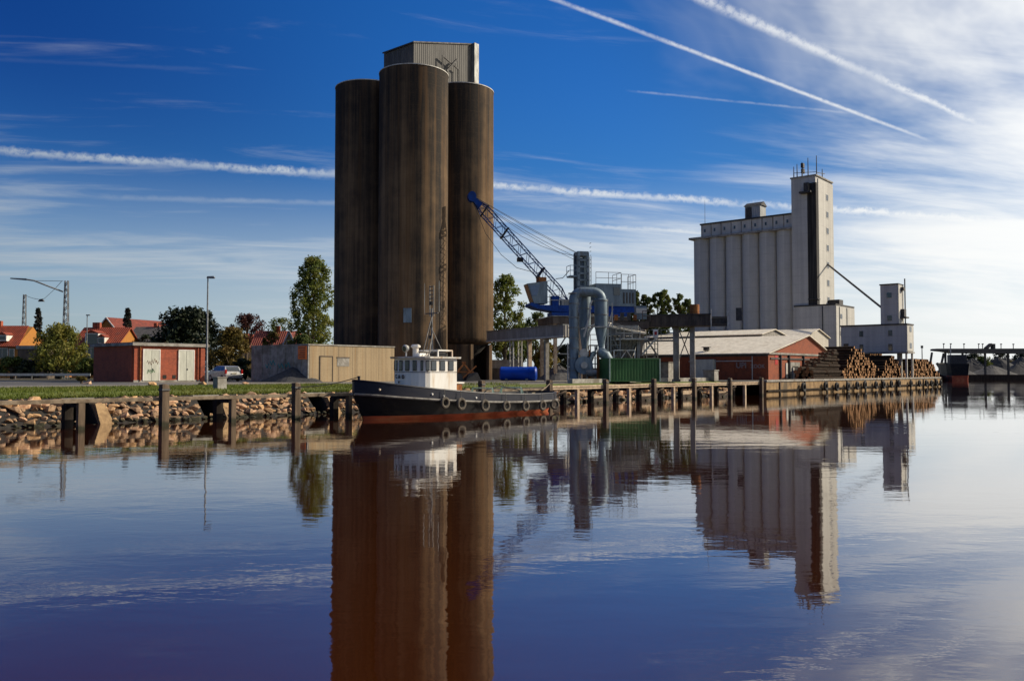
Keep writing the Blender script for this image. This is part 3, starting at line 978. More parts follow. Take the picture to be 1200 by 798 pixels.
MB().bar((-.15, 2.2, 2.5), (-.15, 2.2, bh_ - .1), .12).build('drain_pipe', 'steel_dark', blk)
mast = MB().tube([(.8, lb * .55, bh_ + .25), (.8, lb * .55, bh_ + 3.6)], [.06, .04], 5)
mast.box(.2, 1.4, lb * .55 - .9, lb * .55 + .9, bh_ + 1.2, bh_ + 1.35)
mast.box(.5, .7, lb * .55 - .2, lb * .55 + .2, bh_ + 2.7, bh_ + 3.0)
mast.build('signal_mast', 'steel_dark', blk)

# ---- loading house on legs by the water
tl = 1.1
sl = col_s(1063, tl)
Yl = W(sl, tl).y
ld = thing('loading_house', 'pale grey loading house on stilts with a small tower by the water', 'building', W(sl, tl, G))
z_lo, z_hi = zat(412, Yl) - G, zat(380.5, Yl) - G
ll = col_t(986, sl) - tl
lw = 3.2
MB().box(0, lw, 0, ll, z_lo, z_hi).build('wall', 'plant_concrete', ld)
MB().box(.05, lw, -.1, -.003, z_lo + .1, z_hi - .1).build('front_face', 'plant_concrete', ld)
MB().box(-.12, lw + .1, -.15, ll + .1, z_hi + .003, z_hi + .2).build('roof', 'steel_dark', ld)
MB().box(-.2, lw + .1, -.2, ll + .1, z_lo - .22, z_lo - .003).build('floor_slab', 'grey_concrete', ld)
for (x, y) in ((.15, .1), (lw - .2, .1), (.15, ll - .3), (lw - .2, ll - .3)):
    MB().box(x - .12, x + .12, y - .12, y + .12, 0, z_lo - .22).build('leg', 'steel_pale', ld)
MB().box(1.0, 1.5, 1.0, 1.6, .0, z_lo - .225).build('centre_column', 'grey_concrete', ld)
for cxp in (1010, 1044):
    yy = col_t(cxp, sl) - tl
    for (za, zb) in ((394, 387), (411, 403)):
        w = MB().box(-.05, -.003, yy - .28, yy + .28, zat(za, Yl + 2) - G, zat(zb, Yl + 2) - G).build('window', 'steel_grey', ld)
        MB().box(-.075, -.053, yy - .23, yy + .23, zat(za, Yl + 2) - G + .06, zat(zb, Yl + 2) - G - .06).build('pane', 'glass_dark', w)
yy = col_t(992, sl) - tl
w = MB().box(-.05, -.003, yy - .35, yy + .35, z_lo + .1, z_lo + 1.3).build('window', 'glass_dark', ld)
for zz in (z_lo + .5, z_hi - .95):
    MB().box(1.2, 2.1, -.14, -.103, zz, zz + .75).build('window', 'glass_dark', ld)
ty0 = col_t(1053.5, sl) - tl
ty1 = col_t(1033, sl) - tl
tz = zat(333.5, Yl + .8) - G
tw = MB().box(.02, 2.6, ty0, ty1, z_hi + .203, tz).build('tower', 'plant_concrete', ld)
MB().box(-.08, 2.7, ty0 - .1, ty1 + .1, tz + .003, tz + .18).build('tower_roof', 'steel_dark', tw)
MB().box(.08, 2.6, ty0 - .1, ty0 - .003, z_hi + .21, tz - .02).build('front_face', 'plant_concrete', tw)
for y in (345, 372):
    yy = col_t(1043.5, sl) - tl
    MB().box(-.06, .016, yy - .3, yy + .3, zat(y + 3, Yl) - G, zat(y - 3, Yl) - G).build('window', 'glass_dark', tw)
MB().bar((2.3, ty0 - .35, z_hi + .2), (2.3, ty0 - .35, tz + 1.0), .14).build('ladder_mast', 'steel_dark', tw)
MB().box(.6, 2.2, ty0 - .9, ty0 - .105, z_hi + 1.0, z_hi + 1.2).build('balcony', 'steel_dark', tw)
MB().box(.9, 1.9, ty0 - .6, ty0 - .105, z_hi + 1.2, z_hi + 2.3).build('winch', 'steel_dark', tw)
MB().box(1.1, 1.9, ty0 - .5, ty0 - .105, tz - .8, tz - .3).build('hoist_beam', 'steel_dark', tw)
# sloping spout from the tower to the loading house
pA = W(s0, t0, G) + U * 5.0 - N * .2
pA.z = zat(307, YT, 975)
pB = W(sl, tl) + U * 1.2 + N * ty1
pB.z = zat(360, Yl, 1034)
tag(MB().tube([pA, pB], .16, 8).build('grain_spout', 'steel_dark', smooth=True), 'thin dark grain spout sloping from the tall tower to the loading house', 'spout')

# ================================================================ tug boat
TL = 13.7
s_bow = col_s(415, -3.0)
tug = thing('tug_boat', 'small black tug boat with white wheelhouse and orange waterline moored at the jetty', 'boat', W(s_bow, -3.0, 0))
#        xt    bt    xw    bw    zs
STN = [(0.00, 0.04, 0.52, 0.03, 1.82), (0.22, 0.42, 0.80, 0.25, 1.79), (0.65, 0.85, 1.25, 0.55, 1.73), (1.3, 1.25, 1.9, 0.92, 1.63), (2.2, 1.62, 2.7, 1.28, 1.52),
       (3.4, 1.88, 3.7, 1.58, 1.40), (4.8, 2.00, 5.0, 1.78, 1.28), (6.2, 2.04, 6.3, 1.86, 1.17), (7.8, 2.04, 7.8, 1.88, 1.08), (9.4, 2.02, 9.3, 1.86, 1.03),
       (11.0, 1.96, 10.8, 1.76, 1.01), (12.3, 1.78, 12.0, 1.5, 1.02), (13.2, 1.38, 12.8, 1.05, 1.05), (13.6, .80, 13.15, .55, 1.07), (13.7, .03, 13.25, .02, 1.08)]
STN = [(xt + max(0, xt - 6) * .05, bt, xw + max(0, xw - 6) * .05, bw, zs) for xt, bt, xw, bw, zs in STN]
def zrail(zs):
    return zs - (0.40 + 0.28 * max(0, zs - 1.0))
def hp(i, z, side, inset=0.0):
    xt, bt, xw, bw, zs = STN[i]
    zr = zrail(zs)
    f = max(0.0, min(1.0, z / zr)) if z >= 0 else 0.0
    g = f * f * .55 + f * .45
    x = xw + (xt - xw) * g
    b = bw + (bt - bw) * g
    if z < 0:
        x = xw + (.5 if i == 0 else 0) * -z
        b = bw * (1 + z * .6)
    b = max(0.0, b - inset)
    return (x, side * b, z)
def hull_band(zfun0, zfun1, inset0=0.0, inset1=0.0, rng=None):
    mb = MB()
    ids = list(rng or range(len(STN)))
    for side in (-1, 1):
        vs = []
        for i in ids:
            vs += [hp(i, zfun0(i), side, inset0), hp(i, zfun1(i), side, inset1)]
        mb.add(vs, [(2 * k, 2 * k + 2, 2 * k + 3, 2 * k + 1) for k in range(len(ids) - 1)])
    return mb
zsh = lambda i: STN[i][4]
zra = lambda i: zrail(STN[i][4])
hull_band(lambda i: -.7, lambda i: .17).build('hull_bottom', 'hull_red', tug, smooth=True)
hull_band(lambda i: .17, zra).build('hull_side', 'hull_black', tug, smooth=True)
hull_band(zra, zsh, .0, .02).build('bulwark', 'hull_navy', tug, smooth=True)
hull_band(zra, zsh, .09, .10).build('bulwark_lining', 'rub_rail', tug, smooth=True)
dk = MB()
for i in range(len(STN) - 1):
    a, b = STN[i], STN[i + 1]
    dk.add([(a[0] + .05, -max(.01, a[1] - .05), zrail(a[4]) + .04), (b[0] - .02, -max(.01, b[1] - .05), zrail(b[4]) + .04), (b[0] - .02, max(.01, b[1] - .05), zrail(b[4]) + .04), (a[0] + .05, max(.01, a[1] - .05), zrail(a[4]) + .04)], [(0, 1, 2, 3)])
dk.build('deck', 'deck_green', tug)
for side in (-1, 1):
    MB().tube([hp(i, zra(i), side, -.03) for i in range(len(STN))], .065, 6).build('rubbing_rail', 'rub_rail', tug, smooth=True)
    MB().tube([(hp(i, zsh(i), side, .05)[0], hp(i, zsh(i), side, .05)[1], zsh(i)) for i in range(len(STN))], .05, 6).build('cap_rail', 'hull_navy' , tug, smooth=True)
# wheelhouse: rounded front towards the bow (low x)
def wh_ring(z, off=0.0):
    x1, hb = 5.55 + off, 1.18 + off
    xf = 3.45 - off
    pts = [(x1, -hb), (xf + .25, -hb)]
    for k in range(1, 8):
        a = -math.pi / 2 - math.pi * k / 8
        pts.append((xf + .25 + math.cos(a) * (.62 + off * .5), math.sin(a) * hb))
    pts += [(xf + .25, hb), (x1, hb)]
    return [(x, y, z) for x, y in pts]
def ring_prism(mb, r0, r1):
    n = len(r0)
    mb.add(r0 + r1, [(i, (i + 1) % n, (i + 1) % n + n, i + n) for i in range(n)] + [tuple(range(n - 1, -1, -1)), tuple(range(n, 2 * n))])
    return mb
ring_prism(MB(), wh_ring(.78), wh_ring(2.86)).build('wheelhouse', 'tug_white', tug)
wh = tug.children[-1]
ring_prism(MB(), wh_ring(2.863, .14), wh_ring(2.95, .16)).build('roof', 'white_paint', wh)
ring_prism(MB(), wh_ring(2.18, .012), wh_ring(2.21, .012)).build('trim_band', 'rub_rail', wh)
# side windows
for x in (3.92, 4.52, 5.12):
    fr = MB().box(x - .19, x + .19, -1.205, -1.183, 2.26, 2.76).build('window', 'black_paint', wh, bevel=.008)
    MB().box(x - .15, x + .15, -1.215, -1.207, 2.30, 2.72).build('pane', 'glass_dark', fr)
    fr = MB().box(x - .19, x + .19, 1.183, 1.205, 2.26, 2.76).build('window', 'black_paint', wh)
rg = wh_ring(0, .012)
for k in range(1, 9):
    a, b = Vector(rg[k]), Vector(rg[k + 1])
    d = (b - a)
    nn = Vector((d.y, -d.x, 0)).normalized()
    if nn.dot(Vector((-1, 0, 0))) < 0 and abs(nn.y) < .95:
        nn = -nn
    if nn.y * (a.y + b.y) < -.01:
        nn = -nn
    ln = d.length
    if ln < .22:
        continue
    p, q = a + d * (.10 / ln if ln > .3 else .12), b - d * (.10 / ln if ln > .3 else .12)
    mb = MB()
    mb.hexa([p + Vector((0, 0, 2.26)), q + Vector((0, 0, 2.26)), q + nn * .02 + Vector((0, 0, 2.26)), p + nn * .02 + Vector((0, 0, 2.26))],
            [p + Vector((0, 0, 2.76)), q + Vector((0, 0, 2.76)), q + nn * .02 + Vector((0, 0, 2.76)), p + nn * .02 + Vector((0, 0, 2.76))])
    fr = mb.build('window', 'black_paint', wh)
    p2, q2 = p + d * .03, q - d * .03
    MB().hexa([p2 + nn * .022 + Vector((0, 0, 2.30)), q2 + nn * .022 + Vector((0, 0, 2.30)), q2 + nn * .03 + Vector((0, 0, 2.30)), p2 + nn * .03 + Vector((0, 0, 2.30))],
              [p2 + nn * .022 + Vector((0, 0, 2.72)), q2 + nn * .022 + Vector((0, 0, 2.72)), q2 + nn * .03 + Vector((0, 0, 2.72)), p2 + nn * .03 + Vector((0, 0, 2.72))]).build('pane', 'glass_dark', fr)
# dark lettering on the front
def front_x(y):
    return 3.70 - .62 * math.sqrt(max(0.0, 1 - (y / 1.18) ** 2)) - .030
for ch, y, z in (('C', .62, 1.98), ('A', .33, 1.97), ('D', .02, 1.96), ('v', .35, 1.72)):
    sl = math.atan2(-.62 * (y / 1.18) / math.sqrt(max(.05, 1 - (y / 1.18) ** 2)) / 1.18, 1)
    text_mesh('lettering', ch, .24 if ch != 'v' else .22, 'black_paint', tug, (front_x(y) - .012, y, z), (R(90), 0, R(-90) + sl), .006, .012)
# roof gear
MB().tube([(3.55, .35, 2.95), (3.55, .35, 3.20)], .04, 8).build('searchlight_post', 'white_paint', tug)
sl = MB().tube([(3.42, .35, 3.34), (3.50, .35, 3.36), (3.68, .32, 3.40)], [.16, .20, .10], 14).build('searchlight', 'steel_pale', tug, smooth=True)
MB().tube([(3.40, .352, 3.336), (3.418, .35, 3.34)], [.13, .15], 14).build('lens', 'glass_dark', sl, smooth=True)
ff = MB().tube([(3.95, .1, 2.95), (3.95, .1, 3.38)], .15, 12)
ff.build('vent_pipe', 'tug_white', tug, smooth=True)
MB().lathe([(.16, 3.383), (.24, 3.42), (.24, 3.50), (.15, 3.56)], 3.95, .1, 14).build('vent_cap', 'tug_white', tug, smooth=True)
MB().box(3.6, 4.3, -.55, -.1, 2.953, 3.12).build('roof_locker', 'tug_white', tug, bevel=.03)
lk = MB()
for (x, y) in ((4.5, -.9), (5.5, -.9), (4.5, .6), (5.5, .6)):
    lk.bar((x, y, 2.95), (x, y, 3.27), .06)
lk.bar((4.5, -.9, 3.27), (5.5, -.9, 3.27), .07).bar((4.5, .6, 3.27), (5.5, .6, 3.27), .07).bar((4.5, -.9, 3.27), (4.5, .6, 3.27), .07).bar((5.5, -.9, 3.27), (5.5, .6, 3.27), .07)
lk.build('roof_rack', 'white_paint', tug)
MB().box(4.62, 5.4, -.7, .45, 2.953, 3.16).build('raft_box', 'steel_dark', tug, bevel=.03)
# mast
MT = (5.0, 0.0)
ms = MB()
ms.tube([(5.0, 0, 3.0), (4.95, 0, 5.4)], [.055, .045], 8)
ms.build('mast', 'galvanised', tug, smooth=True)
for p, q in (((3.75, -.55, 2.95), (4.95, -.05, 5.1)), ((4.0, -.75, 2.95), (4.97, -.05, 4.15)), ((5.35, -.35, 3.25), (4.97, 0, 4.35)), ((5.2, .7, 2.95), (4.95, 0, 4.9))):
    MB().tube([p, q], .03, 6).build('mast_stay', 'rub_rail', tug)
ld_ = MB()
for dy in (-.14, .14):
    ld_.bar((4.95, dy, 5.0), (4.95, dy, 6.55), .045)
for k in range(4):
    ld_.bar((4.95, -.14, 5.9 + .2 * k), (4.95, .14, 5.9 + .2 * k), .045)
ld_.bar((4.95, -.45, 5.15), (4.95, .45, 5.15), .05)
ld_.build('mast_ladder', 'rub_rail', tug)
for dy, z0, z1 in ((.52, 5.25, 6.7), (-.52, 5.35, 6.75)):
    MB().tube([(4.95, dy, z0 - .15), (4.95, dy, z1)], [.022, .014], 6).build('whip_antenna', 'steel_grey', tug)
for z in (5.65, 4.55, 3.95):
    MB().tube([(4.88, -.02, z - .09), (4.88, -.02, z + .09)], [.09, .09], 8).build('navigation_lamp', 'black_paint', tug)
# funnel casing behind the wheelhouse
MB().box(5.62, 6.2, -.95, -.25, .70, 1.62).build('engine_casing', 'rust', tug, bevel=.03)
MB().box(5.57, 6.3, -1.0, -.2, 1.623, 1.70).build('casing_lid', 'tug_white', tug)
MB().box(6.2, 6.32, -.7, -.35, 1.0, 1.45).build('casing_vent', 'tug_white', tug)
# deck gear: gallows, bollards, hoses
for x in (8.6, 11.0):
    gb = MB()
    gb.bar((x, -.9, .66), (x + .18, -.7, 1.35), .06).bar((x + .36, -.9, .66), (x + .18, -.7, 1.35), .06).bar((x, .9, .66), (x + .18, .7, 1.35), .06).bar((x + .36, .9, .66), (x + .18, .7, 1.35), .06).bar((x + .18, -.7, 1.35), (x + .18, .7, 1.35), .06)
    gb.build('tow_gallows', 'pale_green', tug)
for x, h in ((7.1, .75), (12.6, .5)):
    MB().tube([(x, .1, .6), (x, .1, .6 + h)], .09, 10).tube([(x, -.2, .6 + h * .7), (x, .4, .6 + h * .7)], .05, 8).build('towing_bitt', 'red_paint' if x < 8 else 'steel_dark', tug, smooth=True)
MB().tube([(7.6, -.6, .75), (8.8, -.3, 1.25), (10.0, -.2, 1.45), (11.4, -.3, 1.22), (12.6, -.2, .8)], .035, 6).build('towing_hose', 'rubber', tug, smooth=True)
hm = MB().lathe([(.9, .62), (.9, .80)], 0, 0, 4)
MB().box(7.3, 12.2, -.75, .75, .66, .86).build('hatch_cover', 'pale_green', tug, bevel=.03)
MB().tube([(.28, 0, 1.75), (.28, 0, 2.02)], [.05, .07], 8).build('stem_post', 'hull_navy', tug)
for x, z in ((.75, 1.40), (3.2, 1.16), (3.9, 1.05), (6.05, .93)):
    i = max(k for k in range(len(STN)) if STN[k][0] <= x)
    b = STN[i][1] + (STN[i + 1][1] - STN[i][1]) * (x - STN[i][0]) / (STN[i + 1][0] - STN[i][0])
    MB().tube([(x, -b + .02, z), (x, -b - .035, z)], [.06, .045], 8).build('fairlead', 'white_paint', tug)

def torus(R0, r0, nm=20, nn=8, squash=1.0):
    mb = MB()
    vs, fs = [], []
    for i in range(nm):
        a = 2 * math.pi * i / nm
        for j in range(nn):
            b = 2 * math.pi * j / nn
            rr = R0 + r0 * math.cos(b)
            vs.append((rr * math.cos(a), r0 * math.sin(b) * squash, rr * math.sin(a)))
    for i in range(nm):
        for j in range(nn):
            fs.append((i * nn + j, ((i + 1) % nm) * nn + j, ((i + 1) % nm) * nn + (j + 1) % nn, i * nn + (j + 1) % nn))
    return mb.add(vs, fs)
def hull_b(x):
    i = max(k for k in range(len(STN) - 1) if STN[k][0] <= x)
    a, b = STN[i], STN[i + 1]
    f = (x - a[0]) / (b[0] - a[0])
    return a[1] + (b[1] - a[1]) * f, a[4] + (b[4] - a[4]) * f
ORD = ['first', 'second', 'third', 'fourth', 'fifth', 'sixth', 'last']
for k, xp in enumerate((522.5, 540, 567, 592, 615, 636, 653)):
    x = col_s(xp, -5.12) - s_bow
    x = min(x, 13.0)
    b, zs = hull_b(x)
    r0 = .215 if k not in (1, 2) else .24
    where = {0: 'foremost worn tyre hung on the tug side, just below the wheelhouse corner', 6: 'aftmost worn tyre hung at the tug stern'}.get(k, '%s worn tyre from the bow hung along the black tug side' % ORD[k])
    ty = thing('tyre_fender', where, 'tyre', tug.location + U * x + N * (-b - .16) + Vector((0, 0, zs - .62)), ANG + (0 if k < 6 else -.35), 'tyres hung on the tug')
    torus(r0, .075).build('tyre', 'rubber_worn', ty, smooth=True)
    MB().tube([(0, 0, r0), (0, .06, zs - (zs - .62) + .02)], .018, 5).build('rope', 'rub_rail', ty)

# mooring lines from the tug to the jetty posts
def mooring(label, a, b, sag):
    a, b = Vector(a), Vector(b)
    pts = [a.lerp(b, k / 8) + Vector((0, 0, -sag * math.sin(math.pi * k / 8))) for k in range(9)]
    tag(MB().tube(pts, .022, 6).build('mooring_line', 'rope', smooth=True), label, 'rope', 'mooring lines of the tug')
mooring('mooring line from the tug bow to the tall jetty post beside it', W(s_bow + .3, -3.0, 1.98), W(6.5, -.2, 1.5), .12)
mooring('mooring line from the tug stern to the jetty post behind it', W(s_bow + 13.0, -3.0, 1.0), W(26.0, -.2, 1.5), .18)

# black tyres on the quay wall
qt = [941, 967, 980, 993, 1004, 1013, 1026, 1035, 1044, 1053, 1067, 1077, 1085, 1091, 1097, 1102]
ordn = ['nearest', 'second', 'third', 'fourth', 'fifth', 'sixth', 'seventh', 'eighth', 'ninth', 'tenth', 'eleventh', 'twelfth', 'thirteenth', 'fourteenth', 'fifteenth', 'farthest']
for k, xp in enumerate(qt):
    s = col_s(xp, -.3)
    ty = thing('quay_tyre', '%s black tyre along the brown quay wall under the logs' % ordn[k], 'tyre', W(s, -.34, .62 + wob(.08)), ANG, 'tyres hung on the quay wall')
    torus(.36, .15, 16, 8).build('tyre', 'rubber', ty, smooth=True)
    MB().tube([(0, 0, .36), (0, .24, .78)], .02, 5).build('chain', 'steel_dark', ty)

# ================================================================ brick hut
sh, th = st(157, 74)
hut = thing('brick_hut', 'low red brick transformer hut with two pale metal doors and flat roof', 'hut', W(sh, th, G))
hl = col_s(240, th) - sh
hw = col_t(109.5, sh) - th
hz = zat(405, 74, 157) - G
MB().box(0, hl, 0, hw, 0, hz).build('wall', 'hut_brick', hut)
MB().box(-.28, hl + .28, -.28, hw + .28, hz + .003, hz + .26).build('roof', 'grey_concrete', hut, bevel=.02)
MB().box(-.24, hl + .24, -.24, hw + .24, hz + .263, hz + .30).build('roof_felt', 'asphalt', hut)
MB().box(-.05, hl + .05, -.05, -.003, 0, .18).build('plinth', 'grey_concrete', hut)
for k, (xa, xb) in enumerate(((168, 186), (209.5, 226))):
    a, b = col_s(xa, th) - sh, col_s(xb, th) - sh
    dz = zat(410.5, 76) - G
    d = MB().box(a, b, -.09, -.004, .12, dz).build('door', 'door_paint', hut)
    MB().box(a - .09, a - .003, -.11, -.004, .12, dz + .08).build('door_frame', 'white_paint', d)
    MB().box(b + .003, b + .09, -.11, -.004, .12, dz + .08).build('door_frame', 'white_paint', d)
    MB().box(a, b, -.11, -.004, dz + .003, dz + .08).build('door_frame', 'white_paint', d)
    MB().box((a + b) / 2 - .012, (a + b) / 2 + .012, -.096, -.091, .14, dz - .02).build('door_seam', 'steel_dark', d)
    MB().box((a + b) / 2 + .06, (a + b) / 2 + .12, -.13, -.091, 1.05, 1.2).build('handle', 'steel_dark', d)
    if k == 0:
        m = (a + b) / 2
        gr = MB()
        for (x, z) in ((-.45, 1.7), (-.25, 1.62), (-.05, 1.75), (.2, 1.85), (.35, 1.7)):
            gr.tube([(m + x, -.094, z), (m + x + .08, -.094, z + .22), (m + x + .2, -.094, z - .12), (m + x + .26, -.094, z + .1)], .018, 4)
        gr.build('graffiti', 'rust', d)
        gg = MB()
        for q in range(4):
            gg.tube([(m - .4 + .16 * q, -.094, .75 + .1 * (q % 2)), (m - .3 + .16 * q, -.094, 1.12), (m - .2 + .16 * q, -.094, .85)], .028, 4)
        gg.build('graffiti', 'graffiti_green', d)
for xp in (193, 204):
    a = col_s(xp, th) - sh
    MB().box(a - .16, a + .16, -.03, -.003, .3, .62).build('air_vent', 'recess', hut)
for xx in (.5, hl - .75):
    MB().tube([(xx, -.09, .1), (xx, -.09, hz - .02)], .06, 8).build('drain_pipe', 'hut_brick' if xx > 1 else 'rust', hut)
MB().box(-.06, -.003, .3, 1.0, .0, hz - .01).build('pilaster', 'hut_brick', hut)
MB().box(hl - .5, hl - .1, -.14, -.003, 0, hz - .01).build('pilaster', 'hut_brick', hut)

# ================================================================ lamp posts
pl = px(242, 449, 66)
lp = thing('street_lamp', 'tall grey street lamp beside the brick hut', 'street lamp', (pl.x, pl.y, G), 0)
lh = zat(326, 66) - G
MB().tube([(0, 0, 0), (0, 0, 1.2), (0, 0, 1.25), (0, 0, lh)], [.11, .11, .085, .05], 10).build('pole', 'galvanised', lp, smooth=True)
lh_ = MB().hexa([(-.07, -.12, lh - .02), (.55, -.14, lh + .02), (.55, .14, lh + .02), (-.07, .12, lh - .02)], [(-.05, -.06, lh + .14), (.45, -.06, lh + .16), (.45, .06, lh + .16), (-.05, .06, lh + .14)]).build('lamp_head', 'galvanised', lp)
MB().box(.1, .5, -.1, .1, lh - .03, lh - .004).build('lens', 'glass_dark', lh_)
MB().box(-.12, .12, -.12, .12, .25, .26).build('base_plate', 'steel_dark', lp)

def lattice_pole(name, label, x, ytop, Y, arm=None):
    p = px(x, 440, Y)
    o = thing(name, label, 'lamp mast', (p.x, p.y, G), 0)
    h = zat(ytop, Y) - G
    mb = MB()
    w0, w1 = .42, .20
    cs = [(-1, -1), (1, -1), (1, 1), (-1, 1)]
    for a, b in cs:
        mb.bar((a * w0, b * w0 * .6, 0), (a * w1, b * w1 * .6, h), .09)
    nseg = 16
    for k in range(nseg):
        f, g = k / nseg, (k + 1) / nseg
        wa, wb = w0 + (w1 - w0) * f, w0 + (w1 - w0) * g
        sgn = 1 if k % 2 else -1
        for yy in (-1, 1):
            mb.bar((-sgn * wa, yy * wa * .6, h * f), (sgn * wb, yy * wb * .6, h * g), .06)
        for xx in (-1, 1):
            mb.bar((xx * wa, -sgn * wa * .6, h * f), (xx * wb, sgn * wb * .6, h * g), .06)
    mb.build('lattice_mast', 'galvanised', o)
    return o, p, h
YL = 112
lm, lp0, lh0 = lattice_pole('lattice_lamp_mast', 'lattice steel mast with long lamp arm above the willow', 76, 329, YL)
def rel(x, y, Y, p):
    q = px(x, y, Y)
    return (q.x - p.x, q.y - p.y, q.z - G)
arm = [rel(74, 342, YL, lp0), rel(58, 336, YL - 1, lp0), rel(40, 329, YL - 2, lp0), rel(30, 327.5, YL - 2, lp0)]
MB().tube(arm, .10, 8).build('lamp_arm', 'galvanised', lm, smooth=True)
h_ = MB().hexa([rel(12, 327, YL - 2.2, lp0), rel(31, 328.8, YL - 2.2, lp0), rel(31, 328.8, YL - 1.8, lp0), rel(12, 327, YL - 1.8, lp0)],
               [rel(12, 325.6, YL - 2.2, lp0), rel(31, 326.4, YL - 2.2, lp0), rel(31, 326.4, YL - 1.8, lp0), rel(12, 325.6, YL - 1.8, lp0)]).build('lamp_head', 'galvanised', lm)
MB().tube([rel(40, 329, YL - 2, lp0), rel(74, 329.5, YL, lp0)], .03, 4).build('stay_wire', 'wire', lm)
lm2, lp2, lh2 = lattice_pole('wire_mast', 'thin distant mast carrying a wire with a hanging lamp', 27, 345, 150)
hangp = rel(48.5, 350.5, 140, lp2)
MB().tube([rel(27.5, 345.5, 150, lp2), rel(38, 349.5, 145, lp2), rel(46, 351, 141, lp2), rel(52, 350, 138, lp2), rel(64, 339, 122, lp2), rel(72, 330, 112.5, lp2)], .035, 4).build('span_wire', 'wire', lm2)
MB().hexa([(hangp[0] - .5, hangp[1] - .2, hangp[2] - .42), (hangp[0] + .5, hangp[1] - .2, hangp[2] - .42), (hangp[0] + .5, hangp[1] + .2, hangp[2] - .42), (hangp[0] - .5, hangp[1] + .2, hangp[2] - .42)],
          [(hangp[0] - .2, hangp[1] - .1, hangp[2]), (hangp[0] + .2, hangp[1] - .1, hangp[2]), (hangp[0] + .2, hangp[1] + .1, hangp[2]), (hangp[0] - .2, hangp[1] + .1, hangp[2])]).build('hanging_lamp', 'steel_dark', lm2)
p = px(101, 438, 110)
sl2 = thing('street_lamp', 'slim street lamp in front of the yellow house', 'street lamp', (p.x, p.y, G), 0)
h = zat(370, 110) - G
MB().tube([(0, 0, 0), (0, 0, h)], [.09, .05], 8).build('pole', 'galvanised', sl2)
MB().box(-.12, .35, -.1, .1, h, h + .14).build('lamp_head', 'galvanised', sl2)

# ================================================================ car
pc = px(263, 444, 84)
car = thing('estate_car', 'parked silver estate car seen from its rear corner by the hut', 'car', (pc.x, pc.y, G), ANG + R(90) - R(8))
# local x = forwards, y = left
prof = [(-2.2, .28), (-2.22, .62), (-2.12, .92), (-2.02, 1.0), (-1.72, 1.42), (-1.4, 1.47), (-.2, 1.50), (.35, 1.46), (1.05, 1.02), (1.9, .90), (2.15, .70), (2.2, .40), (2.1, .25)]
def car_ring(f):
    return f
cb = MB()
hw_ = .86
def cw(z):
    return hw_ if z < .95 else hw_ - (z - .95) * .36
n = len(prof)
cb.add([(x, -cw(z), z) for x, z in prof] + [(x, cw(z), z) for x, z in prof],
       [tuple(range(n)), tuple(range(2 * n - 1, n - 1, -1))] + [(i, i + n, (i + 1) % n + n, (i + 1) % n) for i in range(n)])
cb.build('body', 'car_silver', car, bevel=.035)
for side in (-1, 1):
    def gp(x, z):
        return (x, side * (cw(z) + .012), z)
    for q in ([(-1.78, 1.02), (-1.62, 1.38), (-1.05, 1.41), (-1.0, 1.02)], [(-.94, 1.02), (-.98, 1.41), (-.12, 1.43), (-.02, 1.02)], [(.04, 1.02), (-.06, 1.43), (.30, 1.40), (.90, 1.03)]):
        mb = MB()
        mb.hexa([gp(*q[0]), gp(*q[3]), (q[3][0], side * (cw(q[3][1]) - .02), q[3][1]), (q[0][0], side * (cw(q[0][1]) - .02), q[0][1])],
                [gp(*q[1]), gp(*q[2]), (q[2][0], side * (cw(q[2][1]) - .02), q[2][1]), (q[1][0], side * (cw(q[1][1]) - .02), q[1][1])])
        mb.build('side_window', 'glass_blue', car)
    for x in (-1.35, 1.35):
        w = MB().tube([(x, side * .66, .31), (x, side * .875, .31)], .31, 18).build('wheel', 'rubber', car, smooth=True)
        MB().tube([(x, side * .86, .31), (x, side * .885, .31)], .19, 12).build('rim', 'rim_metal', w)
    MB().box(-2.235, -2.0, side * .80 - .08, side * .80 + .08, .72, 1.12).build('tail_light', 'lamp_red', car, bevel=.02)
    MB().box(.55, .75, side * .95 - .08, side * .95 + .08, .98, 1.1).build('mirror', 'car_silver', car)
MB().hexa([(-2.08, -.62, 1.04), (-2.08, .62, 1.04), (-2.0, .62, 1.04), (-2.0, -.62, 1.04)], [(-1.80, -.58, 1.40), (-1.80, .58, 1.40), (-1.7, .58, 1.40), (-1.7, -.58, 1.40)]).build('rear_window', 'glass_dark', car)
MB().box(-2.26, -2.20, -.82, .82, .36, .56).build('bumper', 'car_silver', car, bevel=.02)
MB().box(-2.25, -2.215, -.26, .26, .70, .81).build('number_plate', 'plate_yellow', car)
MB().box(-2.1, -1.9, -.7, .7, .2, .3).build('underbody', 'black_paint', car)

# ================================================================ concrete bunker, sign, gravel, small things on the verge
sc_, tc_ = st(362.5, 75)
bun = thing('concrete_bunker', 'concrete storage bunker with tan front, grey shaded side and blocked door', 'bunker', W(sc_, tc_, G))
bl = col_s(462, tc_) - sc_
bz = zat(404.5, 75) - G
bd = col_t(296, sc_) - tc_
MB().box(0, bl, 0, bd, 0, bz).build('wall', 'wall_concrete', bun)
MB().box(-.14, -.003, .02, bd, 0, bz - .01).build('side_wall', 'grey_concrete', bun)
MB().box(-.18, bl + .05, -.06, bd + .05, bz + .003, bz + .12).build('coping', 'grey_concrete', bun)
a, b = col_s(375, tc_) - sc_, col_s(389, tc_) - sc_
dz = zat(418, 76) - G
dr = MB().box(a, b, -.035, -.003, .02, dz).build('blocked_door', 'wall_concrete', bun)
for (x0, x1, z0, z1) in ((a - .06, a - .003, 0, dz + .08), (b + .003, b + .06, 0, dz + .08), (a, b, dz + .003, dz + .08)):
    MB().box(x0, x1, -.07, -.003, z0, z1).build('door_frame', 'gallery_brown', dr)
